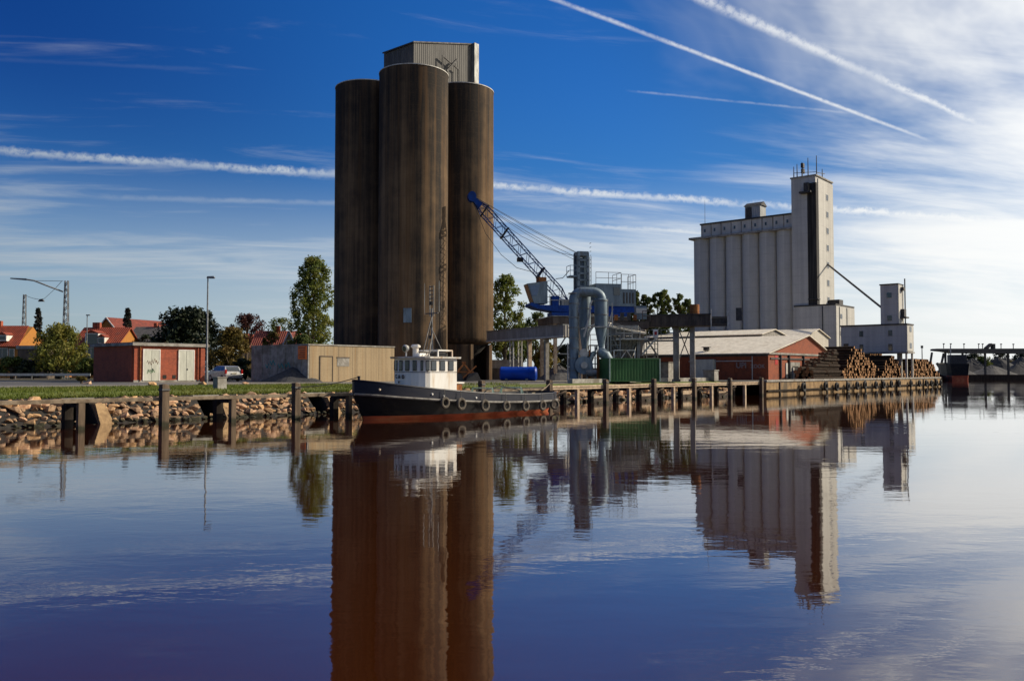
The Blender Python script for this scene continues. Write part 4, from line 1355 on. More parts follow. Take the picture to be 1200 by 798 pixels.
a, b = col_s(395, tc_) - sc_, col_s(409, tc_) - sc_
w = MB().box(a, b, -.03, -.003, zat(429, 76) - G, zat(419, 76) - G).build('blocked_window', 'grey_concrete', bun)
MB().box(a - .05, b + .05, -.06, -.003, zat(419, 76) - G + .003, zat(419, 76) - G + .08).build('lintel', 'gallery_brown', w)
for k in range(1, int(bl / 1.6)):
    MB().box(k * 1.6 - .006, k * 1.6 + .006, -.008, -.002, .05, bz - .05).build('panel_joint', 'gallery_brown', bun)
# ribs and paint on the shaded side
for k in range(int(bd / 1.2)):
    MB().box(-.20, -.143, .9 + k * 1.2, 1.0 + k * 1.2, 0, bz - .05).build('rib', 'grey_concrete', bun)
gt = MB()
for k, (y, z) in enumerate(((2.6, 1.3), (3.6, 1.2), (4.9, 1.5), (5.6, 1.2))):
    gt.tube([(-.15, y, z), (-.15, y + .3, z + .45), (-.15, y + .55, z + .05), (-.15, y + .8, z + .4)], .05, 4)
gt.build('graffiti', 'graffiti_teal', bun)
sg = thing('orange_sign', 'orange notice board fixed high beside the tan bunker corner', 'sign', W(sc_, tc_, G))
ya, yb = .12, col_t(352, sc_) - tc_
sz0, sz1 = zat(421, 75.5) - G, zat(405.5, 75.5) - G
MB().box(-.28, -.215, ya, yb, sz0, sz1).build('board', 'sign_orange', sg)
for k in range(5):
    zz = sz1 - .16 - .2 * k
    MB().box(-.29, -.282, ya + .12, yb - .12 - .1 * (k % 3), zz - .05, zz).build('text_line', 'black_paint', sg)
MB().box(-.214, -.16, ya + .1, yb - .1, sz0 + .3, sz0 + .4).build('bracket', 'steel_grey', sg)
def heap(name, label, x, Y, rx, ry, h, m, seed=1, cat='gravel heap'):
    rnd = random.Random(seed)
    p = px(x, 440, Y)
    nr, na = 9, 28
    vs, fs = [(0, 0, h)], []
    ph = [rnd.uniform(0, 6.28) for _ in range(4)]
    for r in range(1, nr + 1):
        f = r / nr
        for k in range(na):
            a = 2 * math.pi * k / na
            w = 1 + .10 * math.sin(2 * a + ph[0]) + .07 * math.sin(5 * a + ph[1])
            z = h * (1 - f) ** 1.05 + rnd.uniform(-.03, .03) * h * (1 - f)
            vs.append((rx * f * w * math.cos(a), ry * f * w * math.sin(a), max(0.0, z) if r < nr else -.05))
    for k in range(na):
        fs.append((0, 1 + k, 1 + (k + 1) % na))
    for r in range(nr - 1):
        for k in range(na):
            a, b = 1 + r * na + k, 1 + r * na + (k + 1) % na
            fs.append((a, a + na, b + na, b))
    o = MB().add(vs, fs).build(name, m, smooth=False, loc=(p.x, p.y, G))
    return tag(o, label, cat)
heap('gravel_heap', 'dark grey gravel heap against the shaded bunker side', 343, 76.0, 2.6, 2.4, 1.35, 'gravel_dark', 3)
p = px(257, 458, 44)
ub = thing('utility_box', 'small grey concrete box standing on the grass verge', 'utility box', (p.x, p.y, G), ANG)
MB().box(-.22, .30, -.2, .25, 0, .58).build('cabinet', 'grey_concrete', ub, bevel=.02)
MB().box(-.25, .33, -.23, .28, .583, .63).build('lid', 'grey_concrete', ub)
for k, (x, Y, sz, lab) in enumerate(((101, 62, .75, 'brown boulder on the verge left of the hut'), (178, 56, .6, 'round boulder on the grass before the first hut door'), (237, 59, .55, 'boulder at the foot of the tall street lamp'), (288, 62, .5, 'pale boulder on the grass behind the utility box'))):
    p = px(x, 450, Y)
    o = link('boulder', STONES[(2, 0, 8, 6)[k]])
    o.location = (p.x, p.y, G + .12 * sz)
    o.scale = (sz * 1.2, sz * 1.3, sz * 1.2)
    o.rotation_euler = (.2, .1, k * 1.3)
    tag(o, lab, 'boulder', 'boulders along the verge')

# guard rail along the road
p = px(-60, 436, 104)
q = px(106, 436, 104)
gr = thing('guard_rail', 'long pale guard rail along the far side of the road', 'guard rail', (p.x, p.y, G), 0)
LR = q.x - p.x
MB().box(0, LR, -.04, .04, .42, .72).build('rail', 'steel_pale', gr)
for k in range(int(LR / 2) + 1):
    MB().box(k * 2, k * 2 + .1, .045, .15, 0, .7).build('post', 'steel_grey', gr)

# ================================================================ harbour crane
CR = px(686, 440, 94.0)
CRZ = R(193)
CSC = (0.88, 1.06, 1.087)
crane = thing('harbour_crane', 'blue and grey harbour crane with lattice jib raised towards the silos', 'crane', (CR.x, CR.y, G), CRZ)
crane.scale = CSC
CI = (Matrix.Translation((CR.x, CR.y, G)) @ Matrix.Rotation(CRZ, 4, 'Z') @ Matrix.Diagonal(CSC + (1,))).inverted()
def cl_(x, y, Y):
    return CI @ px(x, y, Y)
zd0, zd1 = 6.75, 7.45
# portal: slab on legs
pt = MB().box(-4.6, 5.0, -3.6, 2.4, 5.55, 6.25).build('portal_slab', 'gallery_brown', crane)
MB().box(-4.7, 5.1, -3.7, 2.5, 6.253, 6.33).build('portal_deck', 'steel_grey', pt)
for (x, y) in ((4.6, 2.0), (4.6, -3.2), (-4.2, 2.0), (-4.2, -3.2), (1.4, 2.0)):
    MB().box(x - .19, x + .19, y - .19, y + .19, 0, 5.548).build('portal_leg', 'timber_pale' if x > 0 else 'steel_grey', crane)
MB().bar((4.6, 2.0, 2.6), (3.0, 2.0, 4.6), .14).bar((1.4, 2.0, 2.6), (3.0, 2.0, 4.6), .14).bar((1.4, 2.0, 2.6), (4.6, 2.0, 2.6), .12).build('portal_brace', 'steel_grey', crane)
MB().lathe([(1.5, 6.33), (1.5, 6.6), (1.2, 6.61), (1.2, zd0 - .003)], 0, 0, 24).build('slew_ring', 'steel_dark', crane, smooth=True)
# slewing deck, blue
dk = MB().prism([(-6.0, zd0 + .1), (-6.0, zd1), (6.2, zd1), (7.3, zd1 + .22), (7.5, zd1 - .05), (6.6, zd0 + .35), (4.2, zd0 + .05), (0, zd0)], 'y', -1.15, 1.15).build('slewing_deck', 'crane_blue', crane)
MB().box(-4.9, -1.4, -1.0, 1.75, 6.36, 6.74).build('drive_unit', 'crane_blue', crane)
MB().box(2.4, 4.8, -.4, 1.4, 6.34, 6.72).build('drive_unit', 'crane_blue', crane)
# machine house, two volumes
mh = MB().box(-4.2, -.9, -1.3, 1.3, zd1 + .003, zd1 + 2.25).build('machine_house', 'crane_grey', crane)
MB().box(-6.2, -4.21, -1.2, 1.2, zd1 + .003, zd1 + 1.75).build('rear_house', 'crane_grey', crane)
MB().box(-4.05, -3.2, 1.303, 1.33, zd1 + 1.1, zd1 + 1.9).build('house_window', 'glass_dark', mh)
MB().box(-1.9, -1.2, 1.303, 1.33, zd1 + .2, zd1 + 1.8).build('house_door', 'steel_blue', mh)
for k in range(4):
    MB().box(-5.9 + .4 * k, -5.7 + .4 * k, 1.203, 1.22, zd1 + .3, zd1 + 1.4).build('louvre', 'steel_dark', mh)
def railing(mb, pts, h=1.0, mid=True, w=.05, posts=1.2):
    for a, b in zip(pts[:-1], pts[1:]):
        a, b = Vector(a), Vector(b)
        n = max(1, int((b - a).length / posts))
        for k in range(n + 1):
            p = a.lerp(b, k / n)
            mb.bar(p, p + Vector((0, 0, h)), w)
        mb.bar(a + Vector((0, 0, h)), b + Vector((0, 0, h)), w)
        if mid:
            mb.bar(a + Vector((0, 0, h * .5)), b + Vector((0, 0, h * .5)), w)
    return mb
rb = MB()
railing(rb, [(-.9, 1.3, zd1 + 2.25), (-4.2, 1.3, zd1 + 2.25), (-4.2, -1.3, zd1 + 2.25)], 1.15)
railing(rb, [(-4.3, 1.2, zd1 + 1.75), (-6.2, 1.2, zd1 + 1.75), (-6.2, -1.2, zd1 + 1.75)], 1.5, posts=.7)
rb.build('house_railing', 'steel_pale', crane)
for yy in (1.1, -1.1):
    railing(MB(), [(5.0, yy, zd1), (1.6, yy, zd1)], 1.0).build('deck_railing', 'steel_pale', crane)
# operator cab at the front
cz = zd1 + .16
cabm = MB().prism([(5.2, cz), (6.9, cz), (7.75, cz + 1.95), (5.2, cz + 2.25)], 'y', -.75, .95).build('operator_cab', 'crane_grey', crane)
MB().prism([(6.55, cz + .75), (7.15, cz + .75), (7.5, cz + 1.75), (6.2, cz + 1.85)], 'y', .953, .97).build('side_window', 'glass_blue', cabm)
MB().hexa([(6.93, -.6, cz + .15), (6.93, .8, cz + .15), (6.96, .8, cz + .13), (6.96, -.6, cz + .13)], [(7.72, -.6, cz + 1.85), (7.72, .8, cz + 1.85), (7.75, .8, cz + 1.83), (7.75, -.6, cz + 1.83)]).build('front_window', 'cab_sunlit_glass', cabm)
MB().box(5.25, 6.2, -.5, .7, cz + 2.2, cz + 2.65).build('roof_unit', 'rust', cabm)
MB().box(3.7, 4.6, .1, .9, zd1 + .003, zd1 + .95).build('deck_locker', 'crane_blue', crane)
MB().box(2.2, 3.4, .1, .9, zd1 + .003, zd1 + .6).build('deck_winch', 'steel_grey', crane)
# mast
mt = MB()
mz = (zat(297, 94.0) - G) / CSC[2]
for (x, y) in ((1.1, .55), (1.1, -.55), (-.1, .55), (-.1, -.55)):
    mt.box(x - .16, x + .16, y - .16, y + .16, zd1, mz)
for k in range(7):
    z = zd1 + 1.2 + (mz - zd1 - 1.4) * k / 6
    mt.box(-.26, 1.26, -.71, -.55, z, z + .16).box(-.26, 1.26, .55, .71, z, z + .16)
mt.box(.2, .8, -.25, .25, zd1 + 1, mz - .5)
mt.build('mast', 'crane_grey', crane)
MB().box(-.2, 1.2, -.72, .72, mz - .35, mz + .1).build('mast_head', 'steel_blue', crane)
pf = MB().box(1.3, 2.2, -.6, .7, mz - 2.5, mz - 2.35)
railing(pf, [(1.3, .7, mz - 2.35), (2.2, .7, mz - 2.35), (2.2, -.6, mz - 2.35)], 1.0, posts=.9)
pf.build('mast_platform', 'steel_blue', crane)
lad = MB()
for k in range(11):
    lad.bar((-.5, .3, zd1 + 2.2 + .42 * k), (-.5, .75, zd1 + 2.2 + .42 * k), .05)
lad.bar((-.5, .3, zd1 + 2), (-.5, .3, mz - .4), .06).bar((-.5, .75, zd1 + 2), (-.5, .75, mz - .4), .06)
lad.build('ladder', 'steel_pale', crane)
# lattice jib
foot = Vector((2.0, 0.0, zd1 + .1))
tip = cl_(551, 229, 91.2)
ax = (tip - foot)
JL = ax.length
ax.normalize()
sidev = Vector((0, 0, 1)).cross(ax).normalized()
upv = ax.cross(sidev).normalized()
def jp(f, a, b):
    h = .52 if .12 < f < .86 else (.52 * f / .12 if f <= .12 else .52 * max(.28, (1 - f) / .14))
    h = max(h, .16)
    return foot + ax * (JL * f) + sidev * (a * h) + upv * (b * h)
ch = MB()
fr = [0, .06, .12, .3, .5, .7, .86, .93, 1.0]
for a, b in ((-1, -1), (1, -1), (1, 1), (-1, 1)):
    for f, g in zip(fr[:-1], fr[1:]):
        ch.bar(jp(f, a, b), jp(g, a, b), .095)
ch.build('jib_chords', 'jib_steel', crane)
lc = MB()
ns = 22
for k in range(ns):
    f, g = .04 + .90 * k / ns, .04 + .90 * (k + 1) / ns
    sg_ = 1 if k % 2 else -1
    lc.bar(jp(f, -sg_, 1), jp(g, sg_, 1), .05).bar(jp(f, -sg_, -1), jp(g, sg_, -1), .05)
    lc.bar(jp(f, 1, -sg_), jp(g, 1, sg_), .05).bar(jp(f, -1, -sg_), jp(g, -1, sg_), .05)
lc.build('jib_lacing', 'jib_steel', crane)
for f in (.30, .66, .86):
    mb = MB()
    c4 = [jp(f, a * 1.12, b * 1.12) for a, b in ((-1, -1), (1, -1), (1, 1), (-1, 1))]
    for i in range(4):
        mb.bar(c4[i], c4[(i + 1) % 4], .13)
    mb.bar(c4[0], c4[2], .09)
    mb.build('jib_frame', 'black_paint', crane)
hp_ = jp(.47, 0, -1.3)
MB().box(hp_.x - .35, hp_.x + .35, hp_.y - .25, hp_.y + .25, hp_.z - .25, hp_.z + .15).build('jib_lamp', 'black_paint', crane)
hd = MB().tube([jp(.985, 0, 0) - sidev * .35, jp(.985, 0, 0) + sidev * .35], .52, 18)
hd.build('jib_head', 'crane_blue', crane, smooth=True)
MB().hexa([jp(.90, -1, -1), jp(.90, 1, -1), jp(.90, 1, 1), jp(.90, -1, 1)], [jp(.985, -1.2, -1.2), jp(.985, 1.2, -1.2), jp(.985, 1.2, 1.2), jp(.985, -1.2, 1.2)]).build('head_plate', 'crane_blue', crane)
top = Vector((.6, 0, mz))
for k, (f, b, dy, dz) in enumerate(((.985, 1.2, .2, 0), (.985, 1.2, -.2, .05), (.93, 1.1, .3, -.5), (.985, .6, 0, -.8), (.70, 1.1, .3, -.4))):
    e = jp(f, 0, b)
    s_ = top + Vector((.5, dy, dz))
    mid_ = s_.lerp(e, .5) + Vector((0, 0, -.12 - .1 * k))
    MB().tube([s_, s_.lerp(e, .25) + Vector((0, 0, -.08 - .08 * k)), mid_, s_.lerp(e, .75) + Vector((0, 0, -.08 - .08 * k)), e], .022, 4).build('stay_rope', 'wire', crane)
pts = []
for f in (0, .25, .5, .75, 1):
    q = jp(.97 - f * .62, 0, -1.2)
    pts.append(q + Vector((0, 0, -1.7 * math.sin(math.pi * f) ** .8)))
MB().tube(pts, .028, 4).build('power_cable', 'wire', crane)
MB().tube([Vector((2.2, .2, mz - 1.9)), Vector((3.0, .2, mz - 2.6)), Vector((3.9, .2, mz - 2.7))], .04, 5).build('power_cable', 'wire', crane)

# orange grab lying in front of the right silo
p = px(543, 444, 86)
gb = thing('crane_grab', 'rusty orange crane grab lying in front of the right silo opening', 'grab', (p.x, p.y, G), R(20))
MB().bar((-1.3, 0, .1), (.2, 0, 1.9), .16).bar((1.4, 0, .1), (-.1, 0, 1.9), .16).bar((-1.0, .4, .9), (1.2, .4, .9), .12).bar((-.2, -.2, .2), (1.3, -.2, 1.5), .12).build('arm_frame', 'orange_paint', gb)
MB().prism([(-1.6, .0), (-.1, .0), (-.4, .7), (-1.2, .85)], 'y', -.6, .6).build('shell', 'steel_dark', gb)
MB().prism([(1.7, .0), (.1, .0), (.4, .7), (1.3, .85)], 'y', -.6, .6).build('shell', 'steel_dark', gb)
MB().lathe([(.28, 0), (.28, .25)], 0, 0, 14).build('sheave', 'red_paint', gb, loc=(-1.3, -.2, 1.4)).rotation_euler = (R(90), 0, 0)

# ================================================================ conveyor bridge between silo and crane
a = px(577, 390, 93.0)
b = px(668, 390, 79.5)
d = Vector((b.x - a.x, b.y - a.y, 0))
cv = thing('conveyor_bridge', 'long grey enclosed conveyor bridge from the silos to the crane', 'conveyor', (a.x, a.y, G), math.atan2(d.y, d.x))
CL = d.length
cz0, cz1 = 4.15, 5.25
cbx = MB().box(0, CL, -.7, .7, cz0, cz1).build('casing', 'roof_sheet_dark', cv)
MB().box(-.02, CL, -.8, .8, cz1 + .003, cz1 + .08).build('cover', 'steel_grey', cv)
MB().box(0, CL, -.76, -.703, cz0 - .02, cz0 + .14).build('lower_flange', 'steel_pale', cbx)
lt = MB()
lx = 5.2
for (x, y) in ((lx - .36, -.5), (lx + .36, -.5), (lx - .36, .5), (lx + .36, .5)):
    lt.bar((x, y, 0), (x, y, cz0), .11)
for k in range(5):
    z = k * cz0 / 5
    for y in (-.5, .5):
        lt.bar((lx - .36, y, z), (lx + .36, y, z + cz0 / 5), .06)
        lt.bar((lx - .36, y, z + cz0 / 5), (lx + .36, y, z + cz0 / 5), .06)
lt.build('lattice_leg', 'steel_pale', cv)
for x in (8.0, 11.3):
    MB().box(x - .15, x + .15, -.2, .2, 0, cz0 - .003).build('post', 'timber_pale' if x < 9 else 'grey_concrete', cv)

# blue tank, wall behind it
p = px(608, 443, 84)
tk = thing('blue_tank', 'bright blue horizontal storage tank under the conveyor bridge', 'tank', (p.x, p.y, G), R(-4))
MB().tube([(-1.85, 0, .72), (-1.75, 0, .72), (1.05, 0, .72)], [.55, .68, .68], 24).build('shell', 'tank_blue', tk, smooth=True)
MB().tube([(1.053, 0, .72), (1.62, 0, .72), (1.78, 0, .72)], [.70, .70, .55], 24).build('end_cap', 'tank_blue', tk, smooth=True)
for x in (-1.2, .8):
    MB().box(x - .12, x + .12, -.5, .5, 0, .25).build('saddle', 'grey_concrete', tk)
a, b = px(575, 442, 99), px(700, 442, 99)
yw = thing('yard_wall', 'low concrete yard wall behind the blue tank', 'wall', (a.x, a.y, G), 0)
yl = b.x - a.x
MB().box(0, yl, 0, .3, 0, 1.35).build('wall', 'gallery_brown', yw)
MB().box(0, yl * .30, -.05, .35, 1.353, 2.3).build('upper_wall', 'grey_concrete', yw)
heap('sand_heap', 'pale sand heap behind the posts of the conveyor bridge', 655, 92, 2.6, 2.0, 1.7, 'gravel_pale', 5)

# ================================================================ dust cyclone unit
YC = 72.0
CY = px(690, 447, YC)
dc = thing('dust_extractor', 'blue grey dust extractor with inverted U pipe and two cyclones', 'dust extractor', (CY.x, CY.y, G), 0)
def dp(x, y, dY=0.0):
    q = px(x, y, YC + dY)
    return Vector((q.x - CY.x, q.y - CY.y, q.z - G))
cxa, cxb = dp(672.5, 400).x, dp(705, 400).x
rr = (cxb - cxa) / 2
za = dp(690, 336).z - .45 - .62
path = [(cxa, 0, .02), (cxa, 0, za)]
for k in range(1, 7):
    a = math.pi * k / 14
    path.append((cxa + .8 - .8 * math.cos(a), 0, za + .62 * math.sin(a)))
path.append((cxa + rr, 0, za + .62))
for k in range(7):
    a = math.pi / 2 - math.pi * k / 14
    path.append((cxb - .8 + .8 * math.cos(a), 0, za + .62 * math.sin(a)))
path.append((cxb, 0, za - .4))
MB().tube(path, .41, 18).build('u_pipe', 'steel_blue', dc, smooth=True)
for y in (344, 356, 372, 384, 396, 408, 420, 434):
    z = dp(0, y).z
    MB().lathe([(.412, z - .04), (.47, z - .04), (.47, z + .04), (.412, z + .04)], cxa, 0, 20).build('pipe_flange', 'steel_grey', dc)
for nm, xc, rad, yt, yb_, yc2, dY in (('a', 685.5, .50, 344, 384, 422, 1.0), ('b', 704.5, .56, 351, 383, 414, .0)):
    c = dp(xc, 400, dY)
    zt, zb, zc = dp(xc, yt, dY).z, dp(xc, yb_, dY).z, dp(xc, yc2, dY).z
    cy_ = MB().lathe([(.30, zt + .12), (rad, zt), (rad, zb), (.14, zc), (.14, zc - .3)], c.x, c.y, 22).build('cyclone', 'steel_blue', dc, smooth=True)
    for z in (zt - .12, zt - 1.3, zb):
        MB().lathe([(rad + .002, z - .03), (rad + .05, z - .03), (rad + .05, z + .03), (rad + .002, z + .03)], c.x, c.y, 22).build('band', 'steel_grey', cy_)
xe = dp(703, 415).x
MB().tube([dp(701, 412), dp(704, 412.5), dp(709, 416), dp(713, 423), dp(714.5, 431), dp(714.5, 447.5)], [.40, .44, .46, .46, .44, .44], 16).build('outlet_elbow', 'steel_blue', dc, smooth=True)
fh = dp(684, 428, -.4)
MB().tube([fh + Vector((0, -.35, 0)), fh + Vector((0, .35, 0))], .75, 20).build('fan_housing', 'steel_blue', dc, smooth=True)
MB().tube([fh + Vector((0, -.55, 0)), fh + Vector((0, -.35, 0))], .28, 14).build('fan_hub', 'steel_pale', dc, smooth=True)
mtp = dp(694, 437, -.6)
MB().tube([mtp + Vector((-.5, 0, 0)), mtp + Vector((.35, 0, 0))], .30, 14).build('motor', 'steel_grey', dc, smooth=True)
MB().tube([fh + Vector((.5, .1, .5)), fh + Vector((.9, .1, 1.0)), dp(686, 419, .5)], .22, 10).build('fan_duct', 'steel_blue', dc, smooth=True)
q = dp(684, 414, -.4)
MB().tube([q + Vector((0, -.3, 0)), q + Vector((0, .3, 0))], .38, 14).build('valve_wheel', 'steel_pale', dc, smooth=True)
for x, y0, y1, m in ((665.5, 447, 402, 'steel_pale'), (691, 447, 410, 'rust'), (697.5, 447, 404, 'steel_grey'), (680, 447, 425, 'steel_pale'), (701, 447, 415, 'rust'), (688, 447, 436, 'steel_pale'), (712.5, 412, 350, 'steel_pale')):
    b_, t_ = dp(x, y0, -.2), dp(x, y1, -.2)
    b_.z = max(0, b_.z) if y0 == 447 else b_.z
    MB().bar((b_.x, b_.y, b_.z), (b_.x, b_.y, t_.z), .10).build('support_leg', m, dc)
kd = MB()
kd.bar(dp(697, 383, -.7), dp(716, 383, -.7), .10).bar(dp(713, 383, -.7), dp(718, 362, -.7), .09).bar(dp(717.5, 383, -.7), dp(717.5, 355, -.7), .09)
kd.bar(dp(681, 386, -.7), dp(697, 380, -.7), .09).bar(dp(684, 395, -.7), dp(689, 380, -.7), .12)
kd.build('bracket', 'steel_pale', dc)
pw = MB().tube([dp(688, 400, -.5), dp(691, 388, -.5), dp(696, 381, -.5)], .10, 8).tube([dp(694, 352, -.5), dp(692, 356, -.5), dp(690.5, 372, -.5), dp(684, 392, -.5)], .08, 8)
pw.build('air_line', 'steel_pale', dc, smooth=True)
MB().box(dp(668, 0).x, dp(702, 0).x, -.9, 1.4, 0, .18).build('plinth', 'grey_concrete', dc)

# ================================================================ loading hopper with walkways
YH = 77.0
HC = px(728, 447, YH)
hop = thing('loading_hopper', 'grey steel loading hopper with railed walkways above the green container', 'hopper', (HC.x, HC.y, G), 0)
def hq(x, y, dY=0.0):
    q = px(x, y, YH + dY)
    return Vector((q.x - HC.x, q.y - HC.y, q.z - G))
t4 = [hq(708, 394, -1.6), hq(748, 394, -1.6), hq(750, 394, 2.4), hq(708, 394, 2.4)]
b4 = [hq(718, 420, -.2), hq(740, 420, -.2), hq(741, 420, 1.0), hq(718, 420, 1.0)]
MB().hexa(b4, t4).build('bin', 'plant_sheet', hop)
for k in range(9):
    f = k / 8
    MB().bar(t4[0].lerp(t4[1], f) + Vector((0, -.05, 0)), b4[0].lerp(b4[1], f) + Vector((0, -.05, 0)), .09).build('stiffener', 'steel_grey', hop)
u4 = [v + Vector((0, 0, .02)) for v in t4]
MB().hexa(u4, [v + Vector((0, 0, .95)) for v in u4]).build('bin_rim', 'steel_grey', hop)
MB().hexa([hq(703, 381.5, -2.0), hq(757, 392, -2.0), hq(757, 389, 2.6), hq(703, 377.5, 2.6)], [hq(703, 379.5, -2.0), hq(757, 390, -2.0), hq(757, 387, 2.6), hq(703, 375.5, 2.6)]).build('sloping_roof', 'roof_sheet', hop)
w1 = MB()
railing(w1, [hq(722, 397, -2.2), hq(750, 397, -2.2)], 1.0, posts=.55, w=.06)
w1.box(hq(716, 0).x, hq(752, 0).x, -2.5, -1.62, hq(0, 398).z - .1, hq(0, 397.6).z)
w1.build('upper_walkway', 'steel_pale', hop)
w2 = MB()
a0, a1 = hq(719.5, 420.5, -2.6), hq(744, 420.5, -2.6)
w2.box(a0.x, a1.x, a0.y, a0.y + .8, a0.z - .08, a0.z)
railing(w2, [a0, a1], .75, mid=False, posts=5, w=.08)
w2.bar(a0 + Vector((.6, 0, 0)), a0 + Vector((1.1, 0, .75)), .07).bar(a0 + Vector((1.1, 0, .75)), a0 + Vector((1.6, 0, 0)), .07)
w2.build('lower_walkway', 'white_paint', hop)
for (x, dY) in ((711, -1.2), (711, 2.0), (748, -1.2), (748, 2.0)):
    q = hq(x, 394, dY)
    MB().box(q.x - .13, q.x + .13, q.y - .13, q.y + .13, 0, q.z - .003).build('leg', 'steel_grey', hop)
MB().bar(hq(752, 386, -.5), hq(748, 417, -.5), .9, .5).build('chute', 'steel_grey', hop)
MB().bar(hq(770, 395, -.8), hq(751, 417, -.8), .16).build('chute_brace', 'steel_pale', hop)
cbn = hq(751, 374, .5)
MB().box(cbn.x - .5, cbn.x + .45, cbn.y - .6, cbn.y + .6, cbn.z - .05, cbn.z + 1.15).build('control_cabin', 'crane_grey', hop)
MB().box(cbn.x - .5, cbn.x + .45, cbn.y - .66, cbn.y - .603, cbn.z + .5, cbn.z + .95).build('cabin_window', 'steel_pale', hop)
w3 = MB()
railing(w3, [hq(753, 376, -.6), hq(762, 376, -.6)], .9, posts=.4, w=.06)
w3.box(hq(718, 0).x, hq(765, 0).x, .0, 1.2, hq(0, 376, 0).z - .12, hq(0, 376, 0).z)
w3.box(hq(718, 0).x, hq(758, 0).x, -.2, 2.2, hq(0, 385, 0).z, hq(0, 376, 0).z - .125)
w3.build('head_platform', 'gallery_brown', hop)
for x in (722, 729, 737, 744):
    q = hq(x, 375.5, -.1)
    MB().box(q.x - .15, q.x + .15, q.y - .15, q.y + .15, q.z, q.z + .5 + .2 * (x % 2)).build('motor_unit', 'steel_dark' if x % 2 else 'rust', hop)

# ================================================================ access stair and pipe frame among the machinery
def frame_tower(label, x0, x1, ytop, Y, levels, m):
    a, b = px(x0, 446, Y), px(x1, 446, Y)
    o = thing('access_tower', label, 'stair tower', (a.x, a.y, G), 0)
    w, d, h = b.x - a.x, 1.6, zat(ytop, Y) - G
    for (x, y) in ((0, 0), (w, 0), (0, d), (w, d)):
        MB().bar((x, y, 0), (x, y, h), .09).build('post', m, o)
    for k in range(levels):
        z0, z1 = h * k / levels, h * (k + 1) / levels
        MB().box(-.05, w + .05, -.05, d + .05, z1 - .07, z1).build('platform', 'steel_grey', o)
        sx = (0.1, w - .1) if k % 2 else (w - .1, 0.1)
        MB().bar((sx[0], .35, z0), (sx[1], .35, z1), .5, .08).build('stair_flight', 'steel_grey', o)
        railing(MB(), [(0, 0, z1), (w, 0, z1)], .9, posts=.8, w=.05).build('handrail', m, o)
    return o
frame_tower('grey steel stair tower between the cyclones and the loading hopper', 716, 727, 392, 74.5, 3, 'steel_grey')
frame_tower('pale steel stair tower between hopper and elevated gallery', 758, 771, 398, 79.5, 3, 'steel_pale')
frame_tower('rusty steel stair tower behind the dust extractor legs', 692, 702, 404, 75.5, 2, 'rust')

# ================================================================ green container
YG = 69.5
ga, gbp = px(714.5, 447, YG), px(773.5, 447, YG + 1.2)
dd = Vector((gbp.x - ga.x, gbp.y - ga.y, 0))
gc = thing('green_container', 'dark green ribbed steel container behind the jetty rails', 'container', (ga.x, ga.y, G), math.atan2(dd.y, dd.x))
GL, GH = dd.length, zat(420, YG) - G
MB().box(0, GL, 0.05, 2.3, .12, GH).build('body', 'container_green', gc)
rib = MB()
for k in range(17):
    x = .12 + (GL - .24) * k / 16
    rib.hexa([(x - .10, .05, .2), (x + .10, .05, .2), (x + .06, .02, .2), (x - .06, .02, .2)], [(x - .10, .05, GH - .1), (x + .10, .05, GH - .1), (x + .06, .02, GH - .1), (x - .06, .02, GH - .1)])
tag(rib.build('rib', 'container_green', gc), kind='stuff')
for z0, z1 in ((.1, .22), (GH - .1, GH + .03)):
    MB().box(-.04, GL + .04, -.04, .049, z0, z1).build('frame_rail', 'container_green', gc)
for x in (-.04, GL - .06):
    MB().box(x, x + .10, -.05, .048, .1, GH).build('corner_post', 'pale_green', gc)
for x in (.5, GL - .7):
    MB().box(x, x + .3, .1, 2.2, 0, .118).build('skid', 'steel_dark', gc)

# ================================================================ dark elevated gallery on two posts
YE = 76.5
ea, eb = px(757, 400, YE + 1.5), px(833, 400, YE)
dd = Vector((eb.x - ea.x, eb.y - ea.y, 0))
eg = thing('elevated_gallery', 'dark brown elevated conveyor gallery on two pale posts', 'conveyor', (ea.x, ea.y, G), math.atan2(dd.y, dd.x))
EL = dd.length
e0, e1 = zat(382.5, YE) - G, zat(369.5, YE) - G
gl2 = MB().box(0, EL, -.9, .9, e0, e1).build('casing', 'gallery_brown', eg)
for k in range(24):
    x = .1 + (EL - .2) * k / 23
    MB().box(x - .03, x + .03, -.94, -.903, e0 + .03, e1 - .03).build('cladding_batten', 'gallery_brown', gl2)
MB().box(-.1, EL + .05, -1.0, 1.0, e1 + .003, e1 + .10).build('cover', 'steel_dark', eg)
def ex(xp):
    k = (xp - 600) / 1000.0
    c, s = dd.x / EL, dd.y / EL
    return (k * ea.y - ea.x) / (c - k * s)
for xp, ww in ((792.5, .26), (811.5, .22)):
    x = ex(xp)
    pst = MB().box(x - ww, x + ww, -.25, .25, 0, e0 - .003).build('post', 'grey_concrete', eg)
    MB().box(x - ww - .12, x + ww + .12, -.35, .35, 0, .25).build('foot', 'grey_concrete', pst)
xa, xb = ex(792.5) + .26, ex(811.5) - .22
MB().bar((xa, 0, 2.1), (xb, 0, e0 - .3), .09).bar((xa, .1, e0 - .3), (xb, .1, 2.1), .09).build('cross_brace', 'steel_grey', eg)
ext = MB()
ext.bar((EL, -.7, e0 + .1), (EL + 1.6, -.7, e0 + .1), .12).bar((EL, .7, e0 + .1), (EL + 1.6, .7, e0 + .1), .12).bar((EL, -.7, e1 - .2), (EL + 1.6, -.7, e1 - .2), .08)
ext.box(EL + .1, EL + 1.5, -.5, .5, e0 + .2, e1 - .25)
ext.build('tail_frame', 'steel_dark', eg)
MB().box(EL + 1.45, EL + 1.6, -.8, -.6, e0 - .1, e1 + .35).build('end_post', 'steel_pale', eg)
